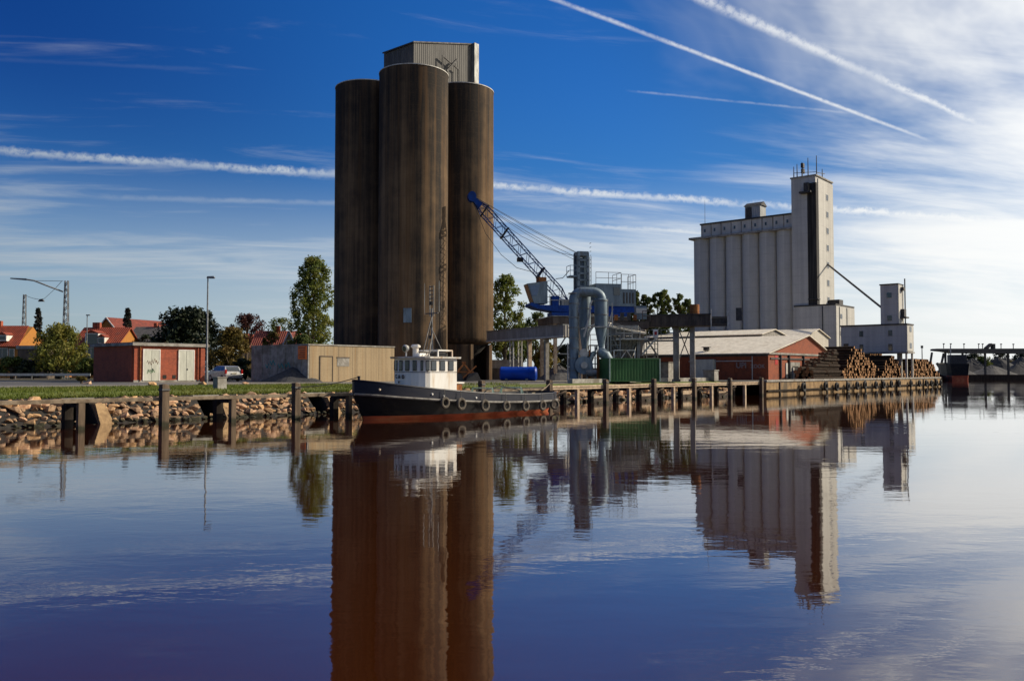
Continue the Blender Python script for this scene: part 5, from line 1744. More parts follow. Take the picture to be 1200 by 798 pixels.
MB().box(EL + .02, EL + .12, -.95, -.8, e0 - .1, e1 + .5).build('end_post', 'steel_pale', eg)
MB().box(EL + 2.2, EL + 2.7, -.3, .4, e1 - .5, e1 + .6).build('tail_drum', 'steel_dark', eg)
x = ex(805)
MB().tube([(x + .7, .2, e1 + .1), (x + .7, .2, e1 + 1.0)], .42, 16).build('roof_drum', 'rust', eg, smooth=True)
sg1 = MB().box(ex(770) - .25, ex(770) + .2, -1.05, -.95, e0 - 1.0, e0 - .25).build('warning_sign', 'white_paint', eg)
MB().box(ex(770) - .12, ex(770) + .1, -1.06, -1.052, e0 - .75, e0 - .45).build('sign_mark', 'red_paint', sg1)
un = MB()
railing(un, [(ex(762), -.95, e0 - 1.2), (ex(790), -.95, e0 - 1.2)], .9, posts=1.0)
un.box(ex(757), ex(790), -.95, .2, e0 - 1.32, e0 - 1.2)
un.build('under_walkway', 'steel_grey', eg)

# ================================================================ brick warehouse by the quay
sw, tw_ = st(900.5, 92)
wl = 20.0
ww_ = col_s(974, tw_) - sw
wh_ = thing('brick_warehouse', 'red brick warehouse with pale sheet roof and sunlit gable', 'warehouse', W(sw, tw_, G))
ze = zat(414, 92) - G
YA = W(sw + ww_ * .56, tw_).y
zr = zat(393.5, YA) - G
xr = col_s(946.5, tw_) - sw
MB().prism([(0, 0), (ww_, 0), (ww_, ze), (xr, zr), (0, ze)], 'y', 0, wl).build('wall', 'ware_brick', wh_)
def slope(mb, xa, za, xb, zb, y0, y1, th, ext0=.35, ext1=.0):
    d = Vector((xb - xa, 0, zb - za)).normalized()
    n = Vector((-d.z, 0, d.x))
    if n.z < 0:
        n = -n
    a = Vector((xa, 0, za)) - d * ext0 + n * .01
    b = Vector((xb, 0, zb)) + d * ext1 + n * .01
    mb.hexa([(a.x, y0, a.z), (b.x, y0, b.z), (b.x, y1, b.z), (a.x, y1, a.z)], [(a.x + n.x * th, y0, a.z + n.z * th), (b.x + n.x * th, y0, b.z + n.z * th), (b.x + n.x * th, y1, b.z + n.z * th), (a.x + n.x * th, y1, a.z + n.z * th)])
    return mb
slope(MB(), 0, ze, xr, zr, -.3, wl + .3, .1).build('roof_slope', 'roof_sheet', wh_)
slope(MB(), ww_, ze, xr, zr, -.3, wl + .3, .1).build('roof_slope', 'roof_sheet', wh_)
MB().box(-.09, -.003, 0, wl, ze - .3, ze - .02).build('gutter', 'steel_dark', wh_)
MB().box(.0, ww_, -.12, -.003, ze - .1, ze + .12).build('gable_band', 'grey_concrete', wh_)
MB().box(.5, ww_, -.09, -.003, ze - .62, ze - .45).build('gable_band', 'steel_dark', wh_)
for xp in (914, 924, 941):
    x = col_s(xp, tw_) - sw
    MB().tube([(x, -.1, .1), (x, -.1, ze - .12)], .13, 8).build('drain_pipe', 'steel_dark', wh_)
for xa, xb, za in ((925, 936, .3), (942.5, 950, .3)):
    a, b = col_s(xa, tw_) - sw, col_s(xb, tw_) - sw
    top_ = ze - .9
    d = MB().box(a, b, -.16, -.003, 0, top_).build('doorway', 'grey_concrete', wh_)
    MB().box(a + .55, b - .55, -.19, -.163, 0, top_ - .45).build('door_leaf', 'recess', d)
    MB().box(a + .4, a + .75, -.30, -.193, .1, top_ - .6).build('door_edge', 'steel_pale', d)
x = col_s(921.5, tw_) - sw
MB().box(x - .25, x + .25, -.08, -.003, .2, 1.9).build('notice_board', 'steel_pale', wh_)
x = col_s(910, tw_) - sw
MB().box(x - .4, x + .3, -.03, -.003, 1.7, 2.7).build('sign_patch', 'red_paint', wh_)
x0, x1 = col_s(959, tw_) - sw, col_s(969, tw_) - sw
MB().box(x0, x1, -.05, -.003, ze - 1.3, ze - .8).build('gable_window', 'glass_dark', wh_)
# long side: downpipe, pilasters, doors, graffiti
for xp in (882,):
    y = col_t(xp, sw) - tw_
    MB().tube([(-.09, y, .05), (-.09, y, ze - .3)], .06, 8).build('drain_pipe', 'steel_pale', wh_)
y0, y1 = col_t(882, sw) - tw_, col_t(845, sw) - tw_
MB().box(-.08, -.003, y0, y1 + 4, ze - .85, ze - .75).build('side_rail', 'steel_pale', wh_)
y0, y1 = col_t(861, sw) - tw_, col_t(846, sw) - tw_
sd_ = MB().box(-.06, -.003, y0, y1, 0, ze - .95).build('sliding_door', 'ware_brick', wh_)
y0, y1 = col_t(839, sw) - tw_, col_t(812, sw) - tw_
MB().box(-.7, -.003, y0, y1, 0, 2.3).build('side_annex', 'door_paint', wh_)
y = col_t(869, sw) - tw_
text_mesh('graffiti', 'UPI', .85, 'graffiti_white', wh_, (-.075, y, 1.6), (R(90), 0, R(-90)), .004, .02)
y = col_t(889, sw) - tw_
text_mesh('graffiti', 'ZOOK', .55, 'graffiti_white', wh_, (-.016, y + .1, 1.5), (R(90), 0, R(-90)), .004, .015)
rv = MB().lathe([(.35, 0), (.35, .35), (.55, .36), (.55, .42)], 0, 0, 12).build('roof_vent', 'steel_dark', wh_, loc=(1.3, col_t(828, sw + 1.3) - tw_, ze + .45))

# two more sheds behind it
def shed(name, label, x_near, Yn, w, l, ze_, zr_, wallm, roofm):
    s_, t_ = st(x_near, Yn)
    o = thing(name, label, 'shed', W(s_, t_, G))
    MB().prism([(0, 0), (w, 0), (w, ze_), (w * .5, zr_), (0, ze_)], 'y', 0, l).build('wall', wallm, o)
    slope(MB(), 0, ze_, w * .5, zr_, -.25, l + .2, .12).build('roof_slope', roofm, o)
    slope(MB(), w, ze_, w * .5, zr_, -.25, l + .2, .12).build('roof_slope', roofm, o)
    MB().box(-.1, -.003, 0, l, ze_ - .25, ze_ - .02).build('gutter', 'steel_dark', o)
    return o
shed('timber_shed', 'grey shed with a pale roof rising behind the brick warehouse', 893, 118, 8.5, 26, zat(392, 118) - G, zat(386.5, 121) - G, 'grey_concrete', 'roof_sheet')
shd = shed('gabled_shed', 'smaller cream gabled shed tucked between warehouse and plant block', 946, 128, 9, 18, zat(394, 128) - G, zat(386, 131) - G, 'plant_pale', 'roof_sheet')
MB().box(4.2, 5.0, -.05, -.003, 3.2, 4.4).build('window', 'glass_dark', shd)
# small concrete blocks before the warehouse
for k, (xp, Y, w, h, lab) in enumerate(((783, 80, 2.0, 1.75, 'brown block store between container and gallery post'), (833, 84, .9, 1.0, 'small pale concrete block beside the warehouse wall'))):
    p = px(xp, 446, Y)
    o = thing('concrete_block', lab, 'concrete block', (p.x, p.y, G), ANG)
    MB().box(-w / 2, w / 2, -.6, .6, 0, h).build('block', 'grey_concrete', o, bevel=.03)
    MB().box(-w / 2 - .05, w / 2 + .05, -.65, .65, h + .003, h + .10).build('lid', 'gallery_brown' if k == 0 else 'grey_concrete', o)

# ================================================================ log piles on the quay
def log_pile(name, label, xa, xp, xb, ypk, t, length, seed, flat=0.0):
    rnd = random.Random(seed)
    sa, sp, sb2 = col_s(xa, t), col_s(xp, t), col_s(xb, t)
    H = zat(ypk, W(sp, t).y) - G
    o = thing(name, label, 'log pile', W(sa, t, G))
    mb = MB()
    mi = []
    r0 = .20
    z = r0
    row = 0
    while z < H:
        f = z / H
        lo = (sp - sa - flat) * f
        hi = (sb2 - sa) - (sb2 - sp - flat) * f
        x = lo + (row % 2) * r0
        while x < hi:
            r = r0 * rnd.uniform(.72, 1.12)
            y0 = rnd.uniform(-.25, .30)
            y1 = length + rnd.uniform(-.6, .5)
            cz = z + rnd.uniform(-.04, .04)
            n0 = len(mb.f)
            mb.tube([(x, y0, cz), (x + rnd.uniform(-.1, .1), y1, cz + rnd.uniform(-.05, .05))], [r, r * .85], 8)
            mi += [0] * 8 + [1, 1]
            x += r0 * 2.02 * rnd.uniform(.95, 1.1)
        z += r0 * 1.76
        row += 1
    me = mb.mesh('logs', True)
    me.materials.append(MATS['log_bark'])
    me.materials.append(MATS['log_end'])
    me.polygons.foreach_set('material_index', mi)
    tag(link('logs', me, o), kind='stuff')
    return o
log_pile('log_pile', 'tallest log pile on the quay showing its sawn log ends', 986, 1004, 1040, 407, 3.2, 7.0, 1, .5)
log_pile('log_pile', 'low log pile behind the white legs of the loading house', 1031, 1046, 1064, 417, 2.4, 5.5, 2, .8)
log_pile('log_pile', 'farthest log pile at the end of the quay', 1067, 1080, 1104, 420, 2.2, 6.5, 3, 4.0)
log_pile('log_pile', 'dark log pile set back between the tallest pile and loading house', 1012, 1026, 1044, 412, 9.5, 6.0, 4, 2.0)

def log_stack(name, label, xa, xb, t, ya, yb, seed):
    """logs lying along the quay, stacked in rows that step back towards one end"""
    rnd = random.Random(seed)
    sa, sb2 = col_s(xa, t), col_s(xb, t)
    o = thing(name, label, 'log pile', W(sa, t, G))
    Hb = zat(yb, W(sb2, t).y) - G
    Ha = zat(ya, W(sa, t).y) - G
    LT = sb2 - sa
    mb, mi = MB(), []
    z, row = .2, 0
    while z < Hb:
        x0 = max(0.0, (z - Ha) / (Hb - Ha)) * LT * .92
        y = .2 + (row % 2) * .2 + z * .18
        while y < 2.1:
            r = rnd.uniform(.15, .23)
            a = x0 + rnd.uniform(-.5, .5)
            while a < LT - .8:
                e = min(LT + rnd.uniform(-.5, .3), a + rnd.uniform(3.5, 6.5))
                mb.tube([(a, y, z), (e - .08, y + rnd.uniform(-.06, .06), z + rnd.uniform(-.05, .05))], [r, r * .85], 8)
                mi += [0] * 8 + [1, 1]
                a = e
            y += .42
        z += .35
        row += 1
    me = mb.mesh('logs', True)
    me.materials.append(MATS['log_bark'])
    me.materials.append(MATS['log_end'])
    me.polygons.foreach_set('material_index', mi)
    tag(link('logs', me, o), kind='stuff')
    return o
log_stack('log_pile', 'dark log pile lying lengthwise in front of the warehouse gable', 955, 990, 0.7, 432, 411, 9)

# ================================================================ houses beyond the road
def house(label, x0, x1, y_eave, y_ridge, Y, depth, wallm, roofm, rz=0.0, gable='x', wins=(), dormers=(), chim=(), hip=0.0, name='house'):
    p = px(x0, 440, Y)
    q = px(x1, 440, Y)
    o = thing(name, label, 'house', (p.x, p.y, G), rz)
    w = q.x - p.x
    ze_, zr_ = zat(y_eave, Y) - G, zat(y_ridge, Y + (depth / 2 if gable == 'x' else 0)) - G
    if gable == 'x':      # ridge runs along x
        MB().prism([(0, 0), (depth, 0), (depth, ze_), (depth / 2, zr_), (0, ze_)], 'x', 0, w).build('wall', wallm, o)
        for ya in (0, depth):
            mb = MB()
            e = -.35 if ya == 0 else .35
            zx = ze_ - .35 * (zr_ - ze_) / (depth / 2)
            mb.hexa([(-.3, ya + e, zx + .02), (w + .3, ya + e, zx + .02), (w + .3 - hip, depth / 2, zr_ + .02), (-.3 + hip * 0, depth / 2, zr_ + .02)],
                    [(-.3, ya + e, zx + .17), (w + .3, ya + e, zx + .17), (w + .3 - hip, depth / 2, zr_ + .17), (-.3 + hip * 0, depth / 2, zr_ + .17)])
            mb.build('roof', roofm, o)
    else:                  # gable towards the viewer
        MB().prism([(0, 0), (w, 0), (w, ze_), (w / 2, zr_), (0, ze_)], 'y', 0, depth).build('wall', wallm, o)
        for a in (0, 1):
            mb = MB()
            slope(mb, 0 if a == 0 else w, ze_, w / 2, zr_, -.3, depth + .3, .15)
            mb.build('roof', roofm, o)
        for a in (0, w):
            MB().bar((a, -.33, ze_ + .05), (w / 2, -.33, zr_ + .08), .1, .22).build('bargeboard', 'white_paint', o)
    for (xw, yw, ww, hw2) in wins:
        c = px(xw, yw, Y)
        x, z = c.x - p.x, c.z - G
        f = MB().box(x - ww / 2, x + ww / 2, -.10, -.003, z - hw2 / 2, z + hw2 / 2).build('window', 'white_paint', o)
        n = 2 if ww > .9 else 1
        for k in range(n):
            a = x - ww / 2 + .08 + k * (ww - .08) / n
            MB().box(a, a + (ww - .08) / n - .08, -.13, -.103, z - hw2 / 2 + .08, z + hw2 / 2 - .08).build('pane', 'glass_dark', f)
    for (xw, yw, ww, hw2) in dormers:
        c = px(xw, yw, Y)
        x, z = c.x - p.x, c.z - G
        d = MB().box(x - ww / 2, x + ww / 2, .1, depth * .4, z - hw2 / 2, z + hw2 / 2).build('dormer', 'white_paint', o)
        MB().box(x - ww / 2 + .15, x + ww / 2 - .15, .06, .097, z - hw2 / 2 + .15, z + hw2 / 2 - .15).build('pane', 'glass_dark', d)
        MB().prism([(x - ww / 2 - .12, z + hw2 / 2 + .003), (x + ww / 2 + .12, z + hw2 / 2 + .003), (x, z + hw2 / 2 + .45)], 'y', .0, depth * .4).build('dormer_roof', roofm, d)
    for xw in chim:
        c = px(xw, 440, Y)
        x = c.x - p.x
        MB().box(x - .3, x + .3, depth * .5 - .3, depth * .5 + .3, zr_ - .6, zr_ + .9).build('chimney', 'hut_brick', o)
    return o
house('ochre house with red tiled roof at the left picture edge', -45, 20, 405, 383, 128, 8, 'house_ochre', 'roof_tile', 0, 'x', [(3, 414, 1.7, 1.6), (-16, 414, 1.5, 1.6), (14, 414, .8, 1.4)], [(2, 396, 1.3, .9)], (-20,), hip=1.0)
house('low house with orange roof half hidden behind the willow', 27, 62, 410, 396, 150, 8, 'house_ochre', 'roof_tile', 0, 'x', [(34, 418, 1.2, 1.3)], (), ())
house('yellow house with red roof and grey dormer behind the hut', 84, 136, 405, 385, 124, 8, 'house_ochre', 'roof_tile', 0, 'x', [(107, 414, 1.6, 1.7), (94, 414, 1.2, 1.7), (122, 414, 1.2, 1.7)], [(107, 398, 1.9, 1.9), (118, 399, 1.0, 1.0)], (95, 99))
house('house with brown roof and orange gable beside the dark spruce', 112, 146, 389, 373, 168, 14, 'house_ochre', 'roof_tile_dull', R(-22), 'y', [(133, 396, 1.2, 1.4)], (), ())
house('house with plain grey slate roof right of the dark spruce', 148, 186, 401, 384, 160, 9, 'house_cream', 'roof_slate', 0, 'x', [(160, 410, 1.2, 1.4)], (), (170,))
house('house with red roof behind the shaded concrete wall', 294, 341, 408, 389, 125, 8, 'house_cream', 'roof_tile_dull', R(3), 'x', [(310, 418, 1.3, 1.4)], (), (318,))
house('narrow cream gabled house with white bargeboards above the concrete wall', 331, 347, 406, 389, 121, 7, 'house_cream', 'roof_tile_dull', 0, 'y', [(339, 402, .8, .9)], (), ())
house('cream gable showing between the copper tree and olive tree', 279, 294, 404, 391, 142, 8, 'house_cream', 'roof_tile', 0, 'y', [(286, 402, .9, 1.0)], (), ())
p = px(20, 440, 120)
fs = thing('flat_garage', 'dark flat roofed garage beside the willow', 'garage', (p.x, p.y, G), 0)
MB().box(0, 4.2, 0, 5, 0, zat(409, 120) - G).build('wall', 'gallery_brown', fs)
MB().box(-.15, 4.35, -.15, 5.1, zat(409, 120) - G + .003, zat(405, 120) - G).build('roof', 'steel_grey', fs)
MB().box(.5, 3.2, -.04, -.003, .05, 2.3).build('garage_door', 'timber_dark', fs)

# ================================================================ trees
def leaf_mesh(name, centres, m, size, per, spread, rnd, droop=0.0, parent=None, up=0.0):
    vs, fs = [], []
    for (c, r) in centres:
        for _ in range(per):
            d = Vector((rnd.gauss(0, 1), rnd.gauss(0, 1), rnd.gauss(0, 1)))
            d.normalize()
            rad = r * spread * rnd.random() ** .45
            p = Vector(c) + Vector((d.x * rad, d.y * rad, d.z * rad * (1 + up)))
            p.z -= droop * rnd.random() * r
            a = Vector((rnd.gauss(0, 1), rnd.gauss(0, 1), rnd.gauss(0, .8 if droop == 0 else 2.2))).normalized()
            b = a.cross(d if abs(a.dot(d)) < .9 else Vector((.3, .5, .8))).normalized()
            s = size * rnd.uniform(.6, 1.25)
            a, b = a * s, b * s * .62
            o = len(vs)
            vs += [tuple(p - a * .5), tuple(p + b * .5), tuple(p + a * .5), tuple(p - b * .5)]
            fs.append((o, o + 1, o + 2, o + 3))
    me = bpy.data.meshes.new(name)
    me.from_pydata(vs, [], fs)
    me.materials.append(MATS[m])
    return link(name, me, parent)

def tree(name, label, x, Y, y_top, half_w, y_low, m, shape='round', seed=1, size=.32, n=90, per=60, group=None, cat='tree', trunk_m='bark', gap=1.0):
    rnd = random.Random(seed)
    p = px(x, 440, Y)
    o = thing(name, label, cat, (p.x, p.y, G), rnd.uniform(0, 6), group)
    H = zat(y_top, Y) - G
    zl_ = max(.3, zat(y_low, Y) - G)
    rw = half_w * Y / 1000.0
    cen = []
    CH = H - zl_
    for k in range(n):
        f = (k + rnd.random()) / n
        if shape == 'poplar':
            rmax = rw * (math.sin(math.pi * (.14 + f * .80)) ** .8)
        elif shape == 'cone':
            rmax = rw * (1 - f) * (1.25 - .55 * ((f * 8) % 1.0)) + .1
        elif shape == 'dome':
            rmax = rw * math.sqrt(max(.02, 1 - f * f)) * (.85 + .3 * rnd.random())
        else:
            rmax = rw * math.sqrt(max(.05, 1 - (2 * f - 1) ** 2))
        a = rnd.uniform(0, 2 * math.pi)
        rr_ = rmax * (rnd.random() ** .5) * (1 if shape != 'cone' else .95)
        cr = {'poplar': .20, 'cone': .16, 'dome': .24, 'round': .25}[shape] * rw * rnd.uniform(.7, 1.25)
        if shape == 'cone':
            cr = max(.14, cr * (1 - f * .75))
        cr = max(cr, size * .8)
        zc = zl_ + CH * f
        if zc + cr > H:
            zc = H - cr * .8
        cen.append(((rr_ * math.cos(a), rr_ * math.sin(a), zc), cr))
    droop = {'dome': 0.9}.get(shape, 0.0) if name == 'willow_tree' else 0.0
    leaf_mesh('crown', cen, m, size, per, 1.0 * gap, rnd, droop, o, .25 if shape == 'poplar' else 0)
    tb_ = MB()
    tr_ = max(.10, rw * .10)
    tb_.tube([(0, 0, -.1), (wob(.1), wob(.1), H * .35), (wob(.15), wob(.15), H * .62), (0, 0, H * .9)], [tr_, tr_ * .75, tr_ * .45, .03], 8)
    limbs = rnd.sample(cen, min(len(cen), 22))
    for (c, r) in limbs:
        z0 = max(.2 * H, c[2] - (rw * .9 if shape != 'cone' else .2))
        z0 = min(z0, H * .8)
        tb_.tube([(0, 0, z0), (c[0] * .5, c[1] * .5, z0 + (c[2] - z0) * .6), c], [tr_ * .35, tr_ * .22, .02], 5)
    tb_.build('trunk', trunk_m, o, smooth=True)
    return o
tree('poplar_tree', 'tall leafy poplar left of the brown silos', 366, 118, 302, 27, 412, 'leaf_poplar', 'poplar', 5, .36, 260, 50)
tree('poplar_tree', 'yellow green poplar right of the brown silos', 592, 112, 323, 25, 412, 'leaf_poplar', 'poplar', 6, .34, 130, 60)
tree('willow_tree', 'rounded yellow green willow below the lattice mast', 68, 108, 378, 29, 432, 'leaf_willow', 'dome', 7, .34, 120, 70)
tree('yew_tree', 'broad near black evergreen tree behind the brick hut', 222, 112, 361, 46, 432, 'leaf_dark', 'dome', 8, .50, 170, 70)
tree('olive_tree', 'yellow brown tree between the evergreen and the car', 270, 105, 384, 26, 436, 'leaf_olive', 'dome', 9, .34, 100, 70)
tree('beech_tree', 'copper leaved tree above the olive tree', 289, 140, 368, 20, 405, 'leaf_copper', 'round', 10, .34, 80, 60)
tree('bush_tree', 'small dark tree left of the tall poplar', 330, 130, 372, 19, 412, 'leaf_green', 'round', 11, .34, 45, 40)
tree('bush_tree', 'leafy bush at the foot of the tall poplar', 352, 110, 392, 20, 428, 'leaf_green', 'dome', 12, .34, 60, 60)
tree('bush_tree', 'small round garden tree in front of the red roofed house', 318, 118, 390, 11, 415, 'leaf_olive', 'round', 13, .30, 40, 50)
tree('spruce_tree', 'dark pointed spruce left of the willow', 43.5, 145, 361, 11, 415, 'leaf_spruce', 'cone', 14, .34, 110, 34)
tree('spruce_tree', 'dark pointed spruce above the brick hut roof', 148.5, 138, 361, 12, 418, 'leaf_spruce', 'cone', 15, .34, 110, 34)
tree('bush_tree', 'brown leaved tree beside the left ochre house', 28, 138, 383, 13, 415, 'leaf_olive', 'round', 16, .34, 45, 50)
tree('bush_tree', 'dark tree between the spruce and the brown roofed house', 172, 130, 392, 14, 425, 'leaf_dark', 'round', 17, .34, 45, 50)
hedge_xs = [(-20, 22, 427), (14, 20, 424), (38, 18, 428), (104, 16, 426), (128, 18, 426)]
for k, (x, w, y) in enumerate(hedge_xs):
    lab = ['dark bush at the left end of the road hedge', 'dark bush below the ochre house window', 'low dark bush in front of the flat garage', 'low bush right of the willow by the guard rail', 'low bush hidden beside the hut wall'][k]
    tree('hedge_bush', lab, x, 107, y - 6, w, 438, 'leaf_green' if k % 2 else 'leaf_dark', 'dome', 20 + k, .32, 45, 50, 'bushes along the road', 'bush')
tree('hedge_bush', 'dark bush against the left end of the concrete wall', 283, 92, 420, 13, 443, 'leaf_dark', 'dome', 30, .3, 45, 50, 'bushes along the road', 'bush')
tree('hedge_bush', 'small shrub on the verge left of the brick hut', 95, 66, 441, 6, 450, 'leaf_olive', 'dome', 31, .14, 25, 40, None, 'bush')
# greenery behind the conveyor bridge
for k, (x, Y, yt, w, yl, m, lab) in enumerate(((598, 118, 392, 20, 424, 'leaf_green', 'green bush seen below the conveyor bridge near the silo'), (628, 124, 366, 18, 420, 'leaf_green', 'dark green tree rising left of the crane cab'), (640, 108, 402, 15, 432, 'leaf_gold', 'golden bush under the conveyor bridge'),
                                               (612, 130, 378, 16, 422, 'leaf_green', 'mid green tree between poplar and crane cab'), (662, 112, 404, 14, 434, 'leaf_dark', 'dark bush behind the dust extractor'))):
    tree('yard_tree', lab, x, Y, yt, w, yl, m, 'round' if k != 2 else 'dome', 40 + k, .34, 60, 55, 'trees behind the conveyor bridge')
for k, (x, yt, w, m) in enumerate(((744, 341, 10, 'leaf_green'), (757, 346, 9, 'leaf_green'), (771, 343, 11, 'leaf_green'), (779, 340, 10, 'leaf_poplar'), (796, 345, 11, 'leaf_green'), (806, 351, 9, 'leaf_green'))):
    lab = ['leftmost dark green treetop above the loading hopper', 'second treetop from the left above the elevated gallery', 'yellowish treetop left of the tallest one over the gallery', 'tallest treetop above the elevated gallery', 'treetop above the gallery drum', 'low treetop against the plant bins'][k]
    tree('back_tree', lab, x, 132, yt, w, 400, m, 'poplar', 50 + k, .40, 70, 45, 'trees above the elevated gallery')

# ================================================================ grass along the verge edge
rnd = random.Random(5)
vs, fs = [], []
def blade(s, t, h, w):
    zg = G if t > TB else 1.12 + .2 * (t - 4.2)
    p = W(s, t, zg)
    a = rnd.uniform(0, 6.28)
    dx_, dy_ = math.cos(a) * w, math.sin(a) * w
    lean = (rnd.uniform(-.6, .6) * h, rnd.uniform(-.6, .6) * h)
    o = len(vs)
    vs.extend([(p.x - dx_, p.y - dy_, zg - .02), (p.x + dx_, p.y + dy_, zg - .02), (p.x + lean[0], p.y + lean[1], zg + h)])
    fs.append((o, o + 1, o + 2))
for _ in range(26000):
    t = 4.2 + 14.3 * rnd.random() ** 1.5
    blade(rnd.uniform(-10, 22), t, rnd.uniform(.04, .13), rnd.uniform(.015, .04))
for _ in range(2500):
    blade(rnd.uniform(-10, 24), rnd.uniform(4.15, 4.35), rnd.uniform(.08, .20), rnd.uniform(.012, .03))
for _ in range(1500):
    blade(rnd.uniform(14, 30), rnd.uniform(4.2, 8), rnd.uniform(.08, .25), rnd.uniform(.015, .03))
me = bpy.data.meshes.new('verge_grass')
me.from_pydata(vs, [], fs)
me.materials.append(MATS['grass_blade'])
tag(link('verge_grass', me), 'short green grass covering the verge along the quay', 'grass', kind='stuff')

# ================================================================ far side of the basin
YF = 262.0
def fp(x, y, Y=YF):
    return px(x, y, Y)
# long dark conveyor deck
a = fp(1093, 410); b = fp(1330, 410, 272)
fcv = thing('far_conveyor', 'long dark loading conveyor standing on the far quay', 'conveyor', (a.x, a.y, G), math.atan2(b.y - a.y, b.x - a.x))
FL = math.hypot(b.x - a.x, b.y - a.y)
z0, z1 = zat(414, YF) - G, zat(409, YF) - G
fx = lambda xp: (fp(xp, 410).x - a.x) * 1.003
MB().prism([(0, z1 - .55), (0, z1 - .05), (.6, z1 + .1), (FL, z1 + .5), (FL, z0 - .1), (6, z0), (3, z0 + .5)], 'y', -1.2, 1.2).build('deck', 'steel_dark', fcv)
for xp, h in ((1109, z0), (1131, z0), (1160, z0), (1190, z0)):
    MB().box(fx(xp) - .2, fx(xp) + .2, -.3, .3, 0, h + .3).build('support', 'steel_dark', fcv)
MB().bar((fx(1107), 0, .2), (fx(1098), 0, z0 - 3), .6).bar((fx(1107), 0, z0), (fx(1101), 0, .5), .5).build('brace', 'steel_dark', fcv)
MB().bar((fx(1161), 0, z1 + .2), (fx(1168), 0, z1 + 1.6), 1.4, .6).build('drive_head', 'gallery_brown', fcv)
MB().box(fx(1169), fx(1172), -.6, .6, z1, z1 + 1.7).build('drive_post', 'steel_dark', fcv)
for xp in (1107, 1116, 1133, 1152, 1157, 1181, 1197):
    MB().bar((fx(xp), 0, z1 + .2), (fx(xp), 0, z1 + 1.6), .16).bar((fx(xp) - .2, 0, z1 + 1.6), (fx(xp) + .3, 0, z1 + 1.6), .3).build('deck_lamp', 'steel_dark', fcv)
heap('far_gravel_heap', 'grey gravel heap under the middle of the far conveyor', 1163, 272, 7.5, 5, 3.2, 'gravel_pale', 21)
heap('far_gravel_heap', 'lower dark gravel heap close to the far quay edge at right', 1196, 276, 8, 6, 4.4, 'gravel_dark', 22)
heap('far_gravel_heap', 'small pale gravel heap right of the dark ship', 1132, 270, 3.6, 3, 1.9, 'gravel_pale', 23)
heap('far_gravel_heap', 'broad dark gravel heap behind the far conveyor supports', 1130, 300, 12, 6, 6.0, 'gravel_dark', 24)
heap('far_gravel_heap', 'wide grey gravel heap far behind the right end', 1180, 320, 14, 8, 6.4, 'gravel_dark', 25)
heap('far_gravel_heap', 'dark heap rising behind the middle supports of the far conveyor', 1152, 292, 9, 5, 5.2, 'gravel_dark', 26)
heap('far_gravel_heap', 'dark heap behind the ship beyond the log quay', 1117, 300, 8, 5, 4.6, 'gravel_dark', 27)
heap('far_gravel_heap', 'dark heap under the left third of the far conveyor', 1140, 284, 10, 5, 5.6, 'gravel_dark', 28)
heap('far_gravel_heap', 'tall dark heap right of the middle of the far conveyor', 1170, 287, 11, 5, 6.0, 'gravel_dark', 29)
heap('far_gravel_heap', 'tall dark heap at the far right end of the conveyor', 1198, 290, 11, 5, 6.2, 'gravel_dark', 30)
tree('far_bush', 'green bush among the gravel heaps on the far quay', 1153, 285, 418, 10, 434, 'leaf_green', 'dome', 61, .6, 50, 40, None, 'bush')
tree('far_bush', 'brownish bush right of the far green bush', 1186, 300, 423, 9, 436, 'leaf_olive', 'dome', 62, .6, 40, 40, None, 'bush')
tree('far_tree', 'low dark tree mass behind the far conveyor supports', 1140, 340, 414, 16, 437, 'leaf_dark', 'dome', 64, .8, 60, 45, None, 'tree')
tree('far_tree', 'dark tree mass behind the rightmost gravel heap', 1200, 345, 412, 18, 437, 'leaf_dark', 'dome', 65, .8, 60, 45, None, 'tree')
tree('far_tree', 'distant dark tree at the right end behind the heaps', 1172, 330, 411, 12, 436, 'leaf_dark', 'dome', 63, .7, 45, 40, None, 'tree')
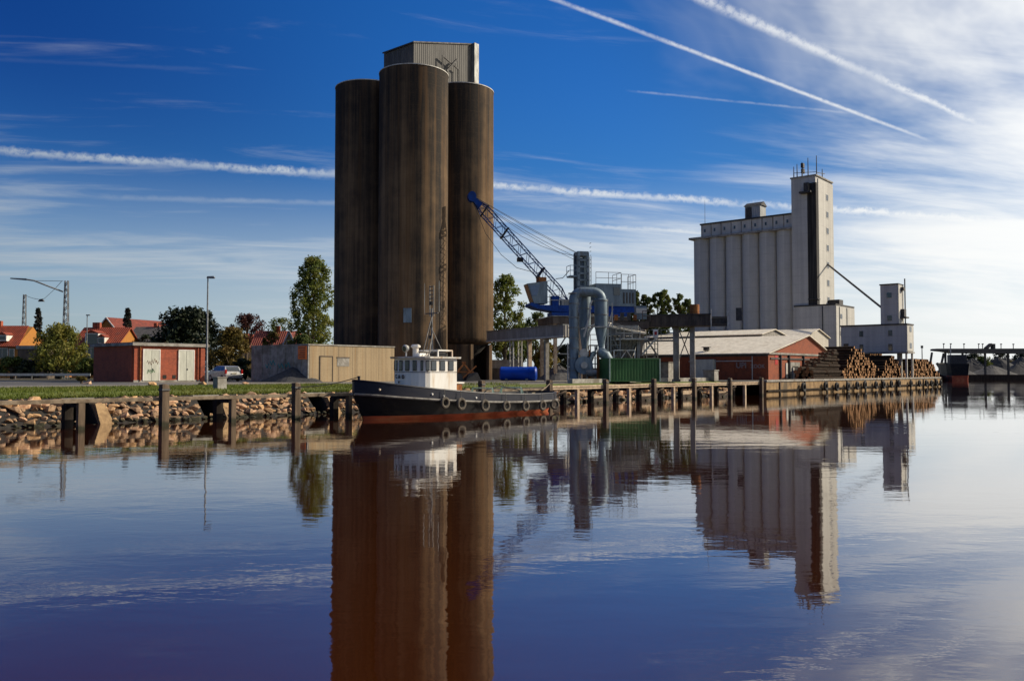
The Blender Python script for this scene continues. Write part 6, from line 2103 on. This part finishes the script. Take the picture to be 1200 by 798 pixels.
# ship moored at the far quay, dark topsides and red boot
sp0 = fp(1116, 440, 236)
ship = thing('moored_ship', 'dark moored ship with red bottom beyond the log quay', 'ship', (sp0.x, sp0.y, 0), R(72))
SL = 22.0
def ship_sec(zlist):
    mb = MB()
    st_ = [(-11, 2.2), (-8, 2.9), (0, 3.0), (6, 2.7), (9, 1.6), (11, .05)]
    for side in (-1, 1):
        vs = []
        for x, b2 in st_:
            for z, fl in zlist:
                vs.append((x * (1 + .04 * fl), side * (b2 * (.82 + .18 * fl)), z + (.05 * max(0, x) * fl)))
        n = len(zlist)
        mb.add(vs, [(i * n + j, (i + 1) * n + j, (i + 1) * n + j + 1, i * n + j + 1) for i in range(len(st_) - 1) for j in range(n - 1)])
    vs = [(-11 * (1 + .04 * zlist[0][1]), s * 2.2 * (.82 + .18 * fl), z) for s in (-1, 1) for z, fl in zlist]
    n = len(zlist)
    mb.add(vs, [(j, j + 1, n + j + 1, n + j) for j in range(n - 1)])
    return mb
ship_sec([(-.5, 0), (1.3, .3)]).build('hull_bottom', 'hull_red', ship)
ship_sec([(1.3, .3), (4.4, 1)]).build('hull_side', 'hull_black', ship)
MB().box(-10.5, 9, -2.5, 2.5, 3.9, 4.1).build('deck', 'steel_dark', ship)
MB().box(-9.5, -5, -2.0, 2.0, 4.1, 6.8).build('deckhouse', 'steel_dark', ship)
MB().box(-5.01, -4.9, -1.5, 1.5, 5.9, 6.5).build('bridge_window', 'glass_dark', ship)
MB().tube([(2, 0, 4), (2, 0, 9.5)], .14, 6).build('mast', 'steel_pale', ship)
MB().tube([(2, 0, 5), (-3, 1.5, 8.5)], .10, 6).build('derrick', 'steel_dark', ship)
for (xp, yt, Y, lab) in ((1081, 405, 200, 'thin dark pole standing beyond the farthest log pile'),):
    p = px(xp, 440, Y)
    o = thing('signal_pole', lab, 'pole', (p.x, p.y, G), 0)
    MB().tube([(0, 0, 0), (0, 0, zat(yt, Y) - G)], [.14, .10], 6).build('pole', 'steel_dark', o)
    MB().box(-.25, .25, -.1, .1, zat(yt, Y) - G - .6, zat(yt, Y) - G).build('head', 'steel_dark', o)
p = px(1088, 440, 215)
o = thing('loader_boom', 'short slanting dark boom beyond the farthest log pile', 'boom', (p.x, p.y, G), 0)
MB().bar((0, 0, 0), (1.0, 0, zat(413, 215) - G), .4).build('boom_arm', 'steel_dark', o)
MB().box(-1.2, .8, -.8, .8, 0, 1.2).build('boom_base', 'steel_dark', o)
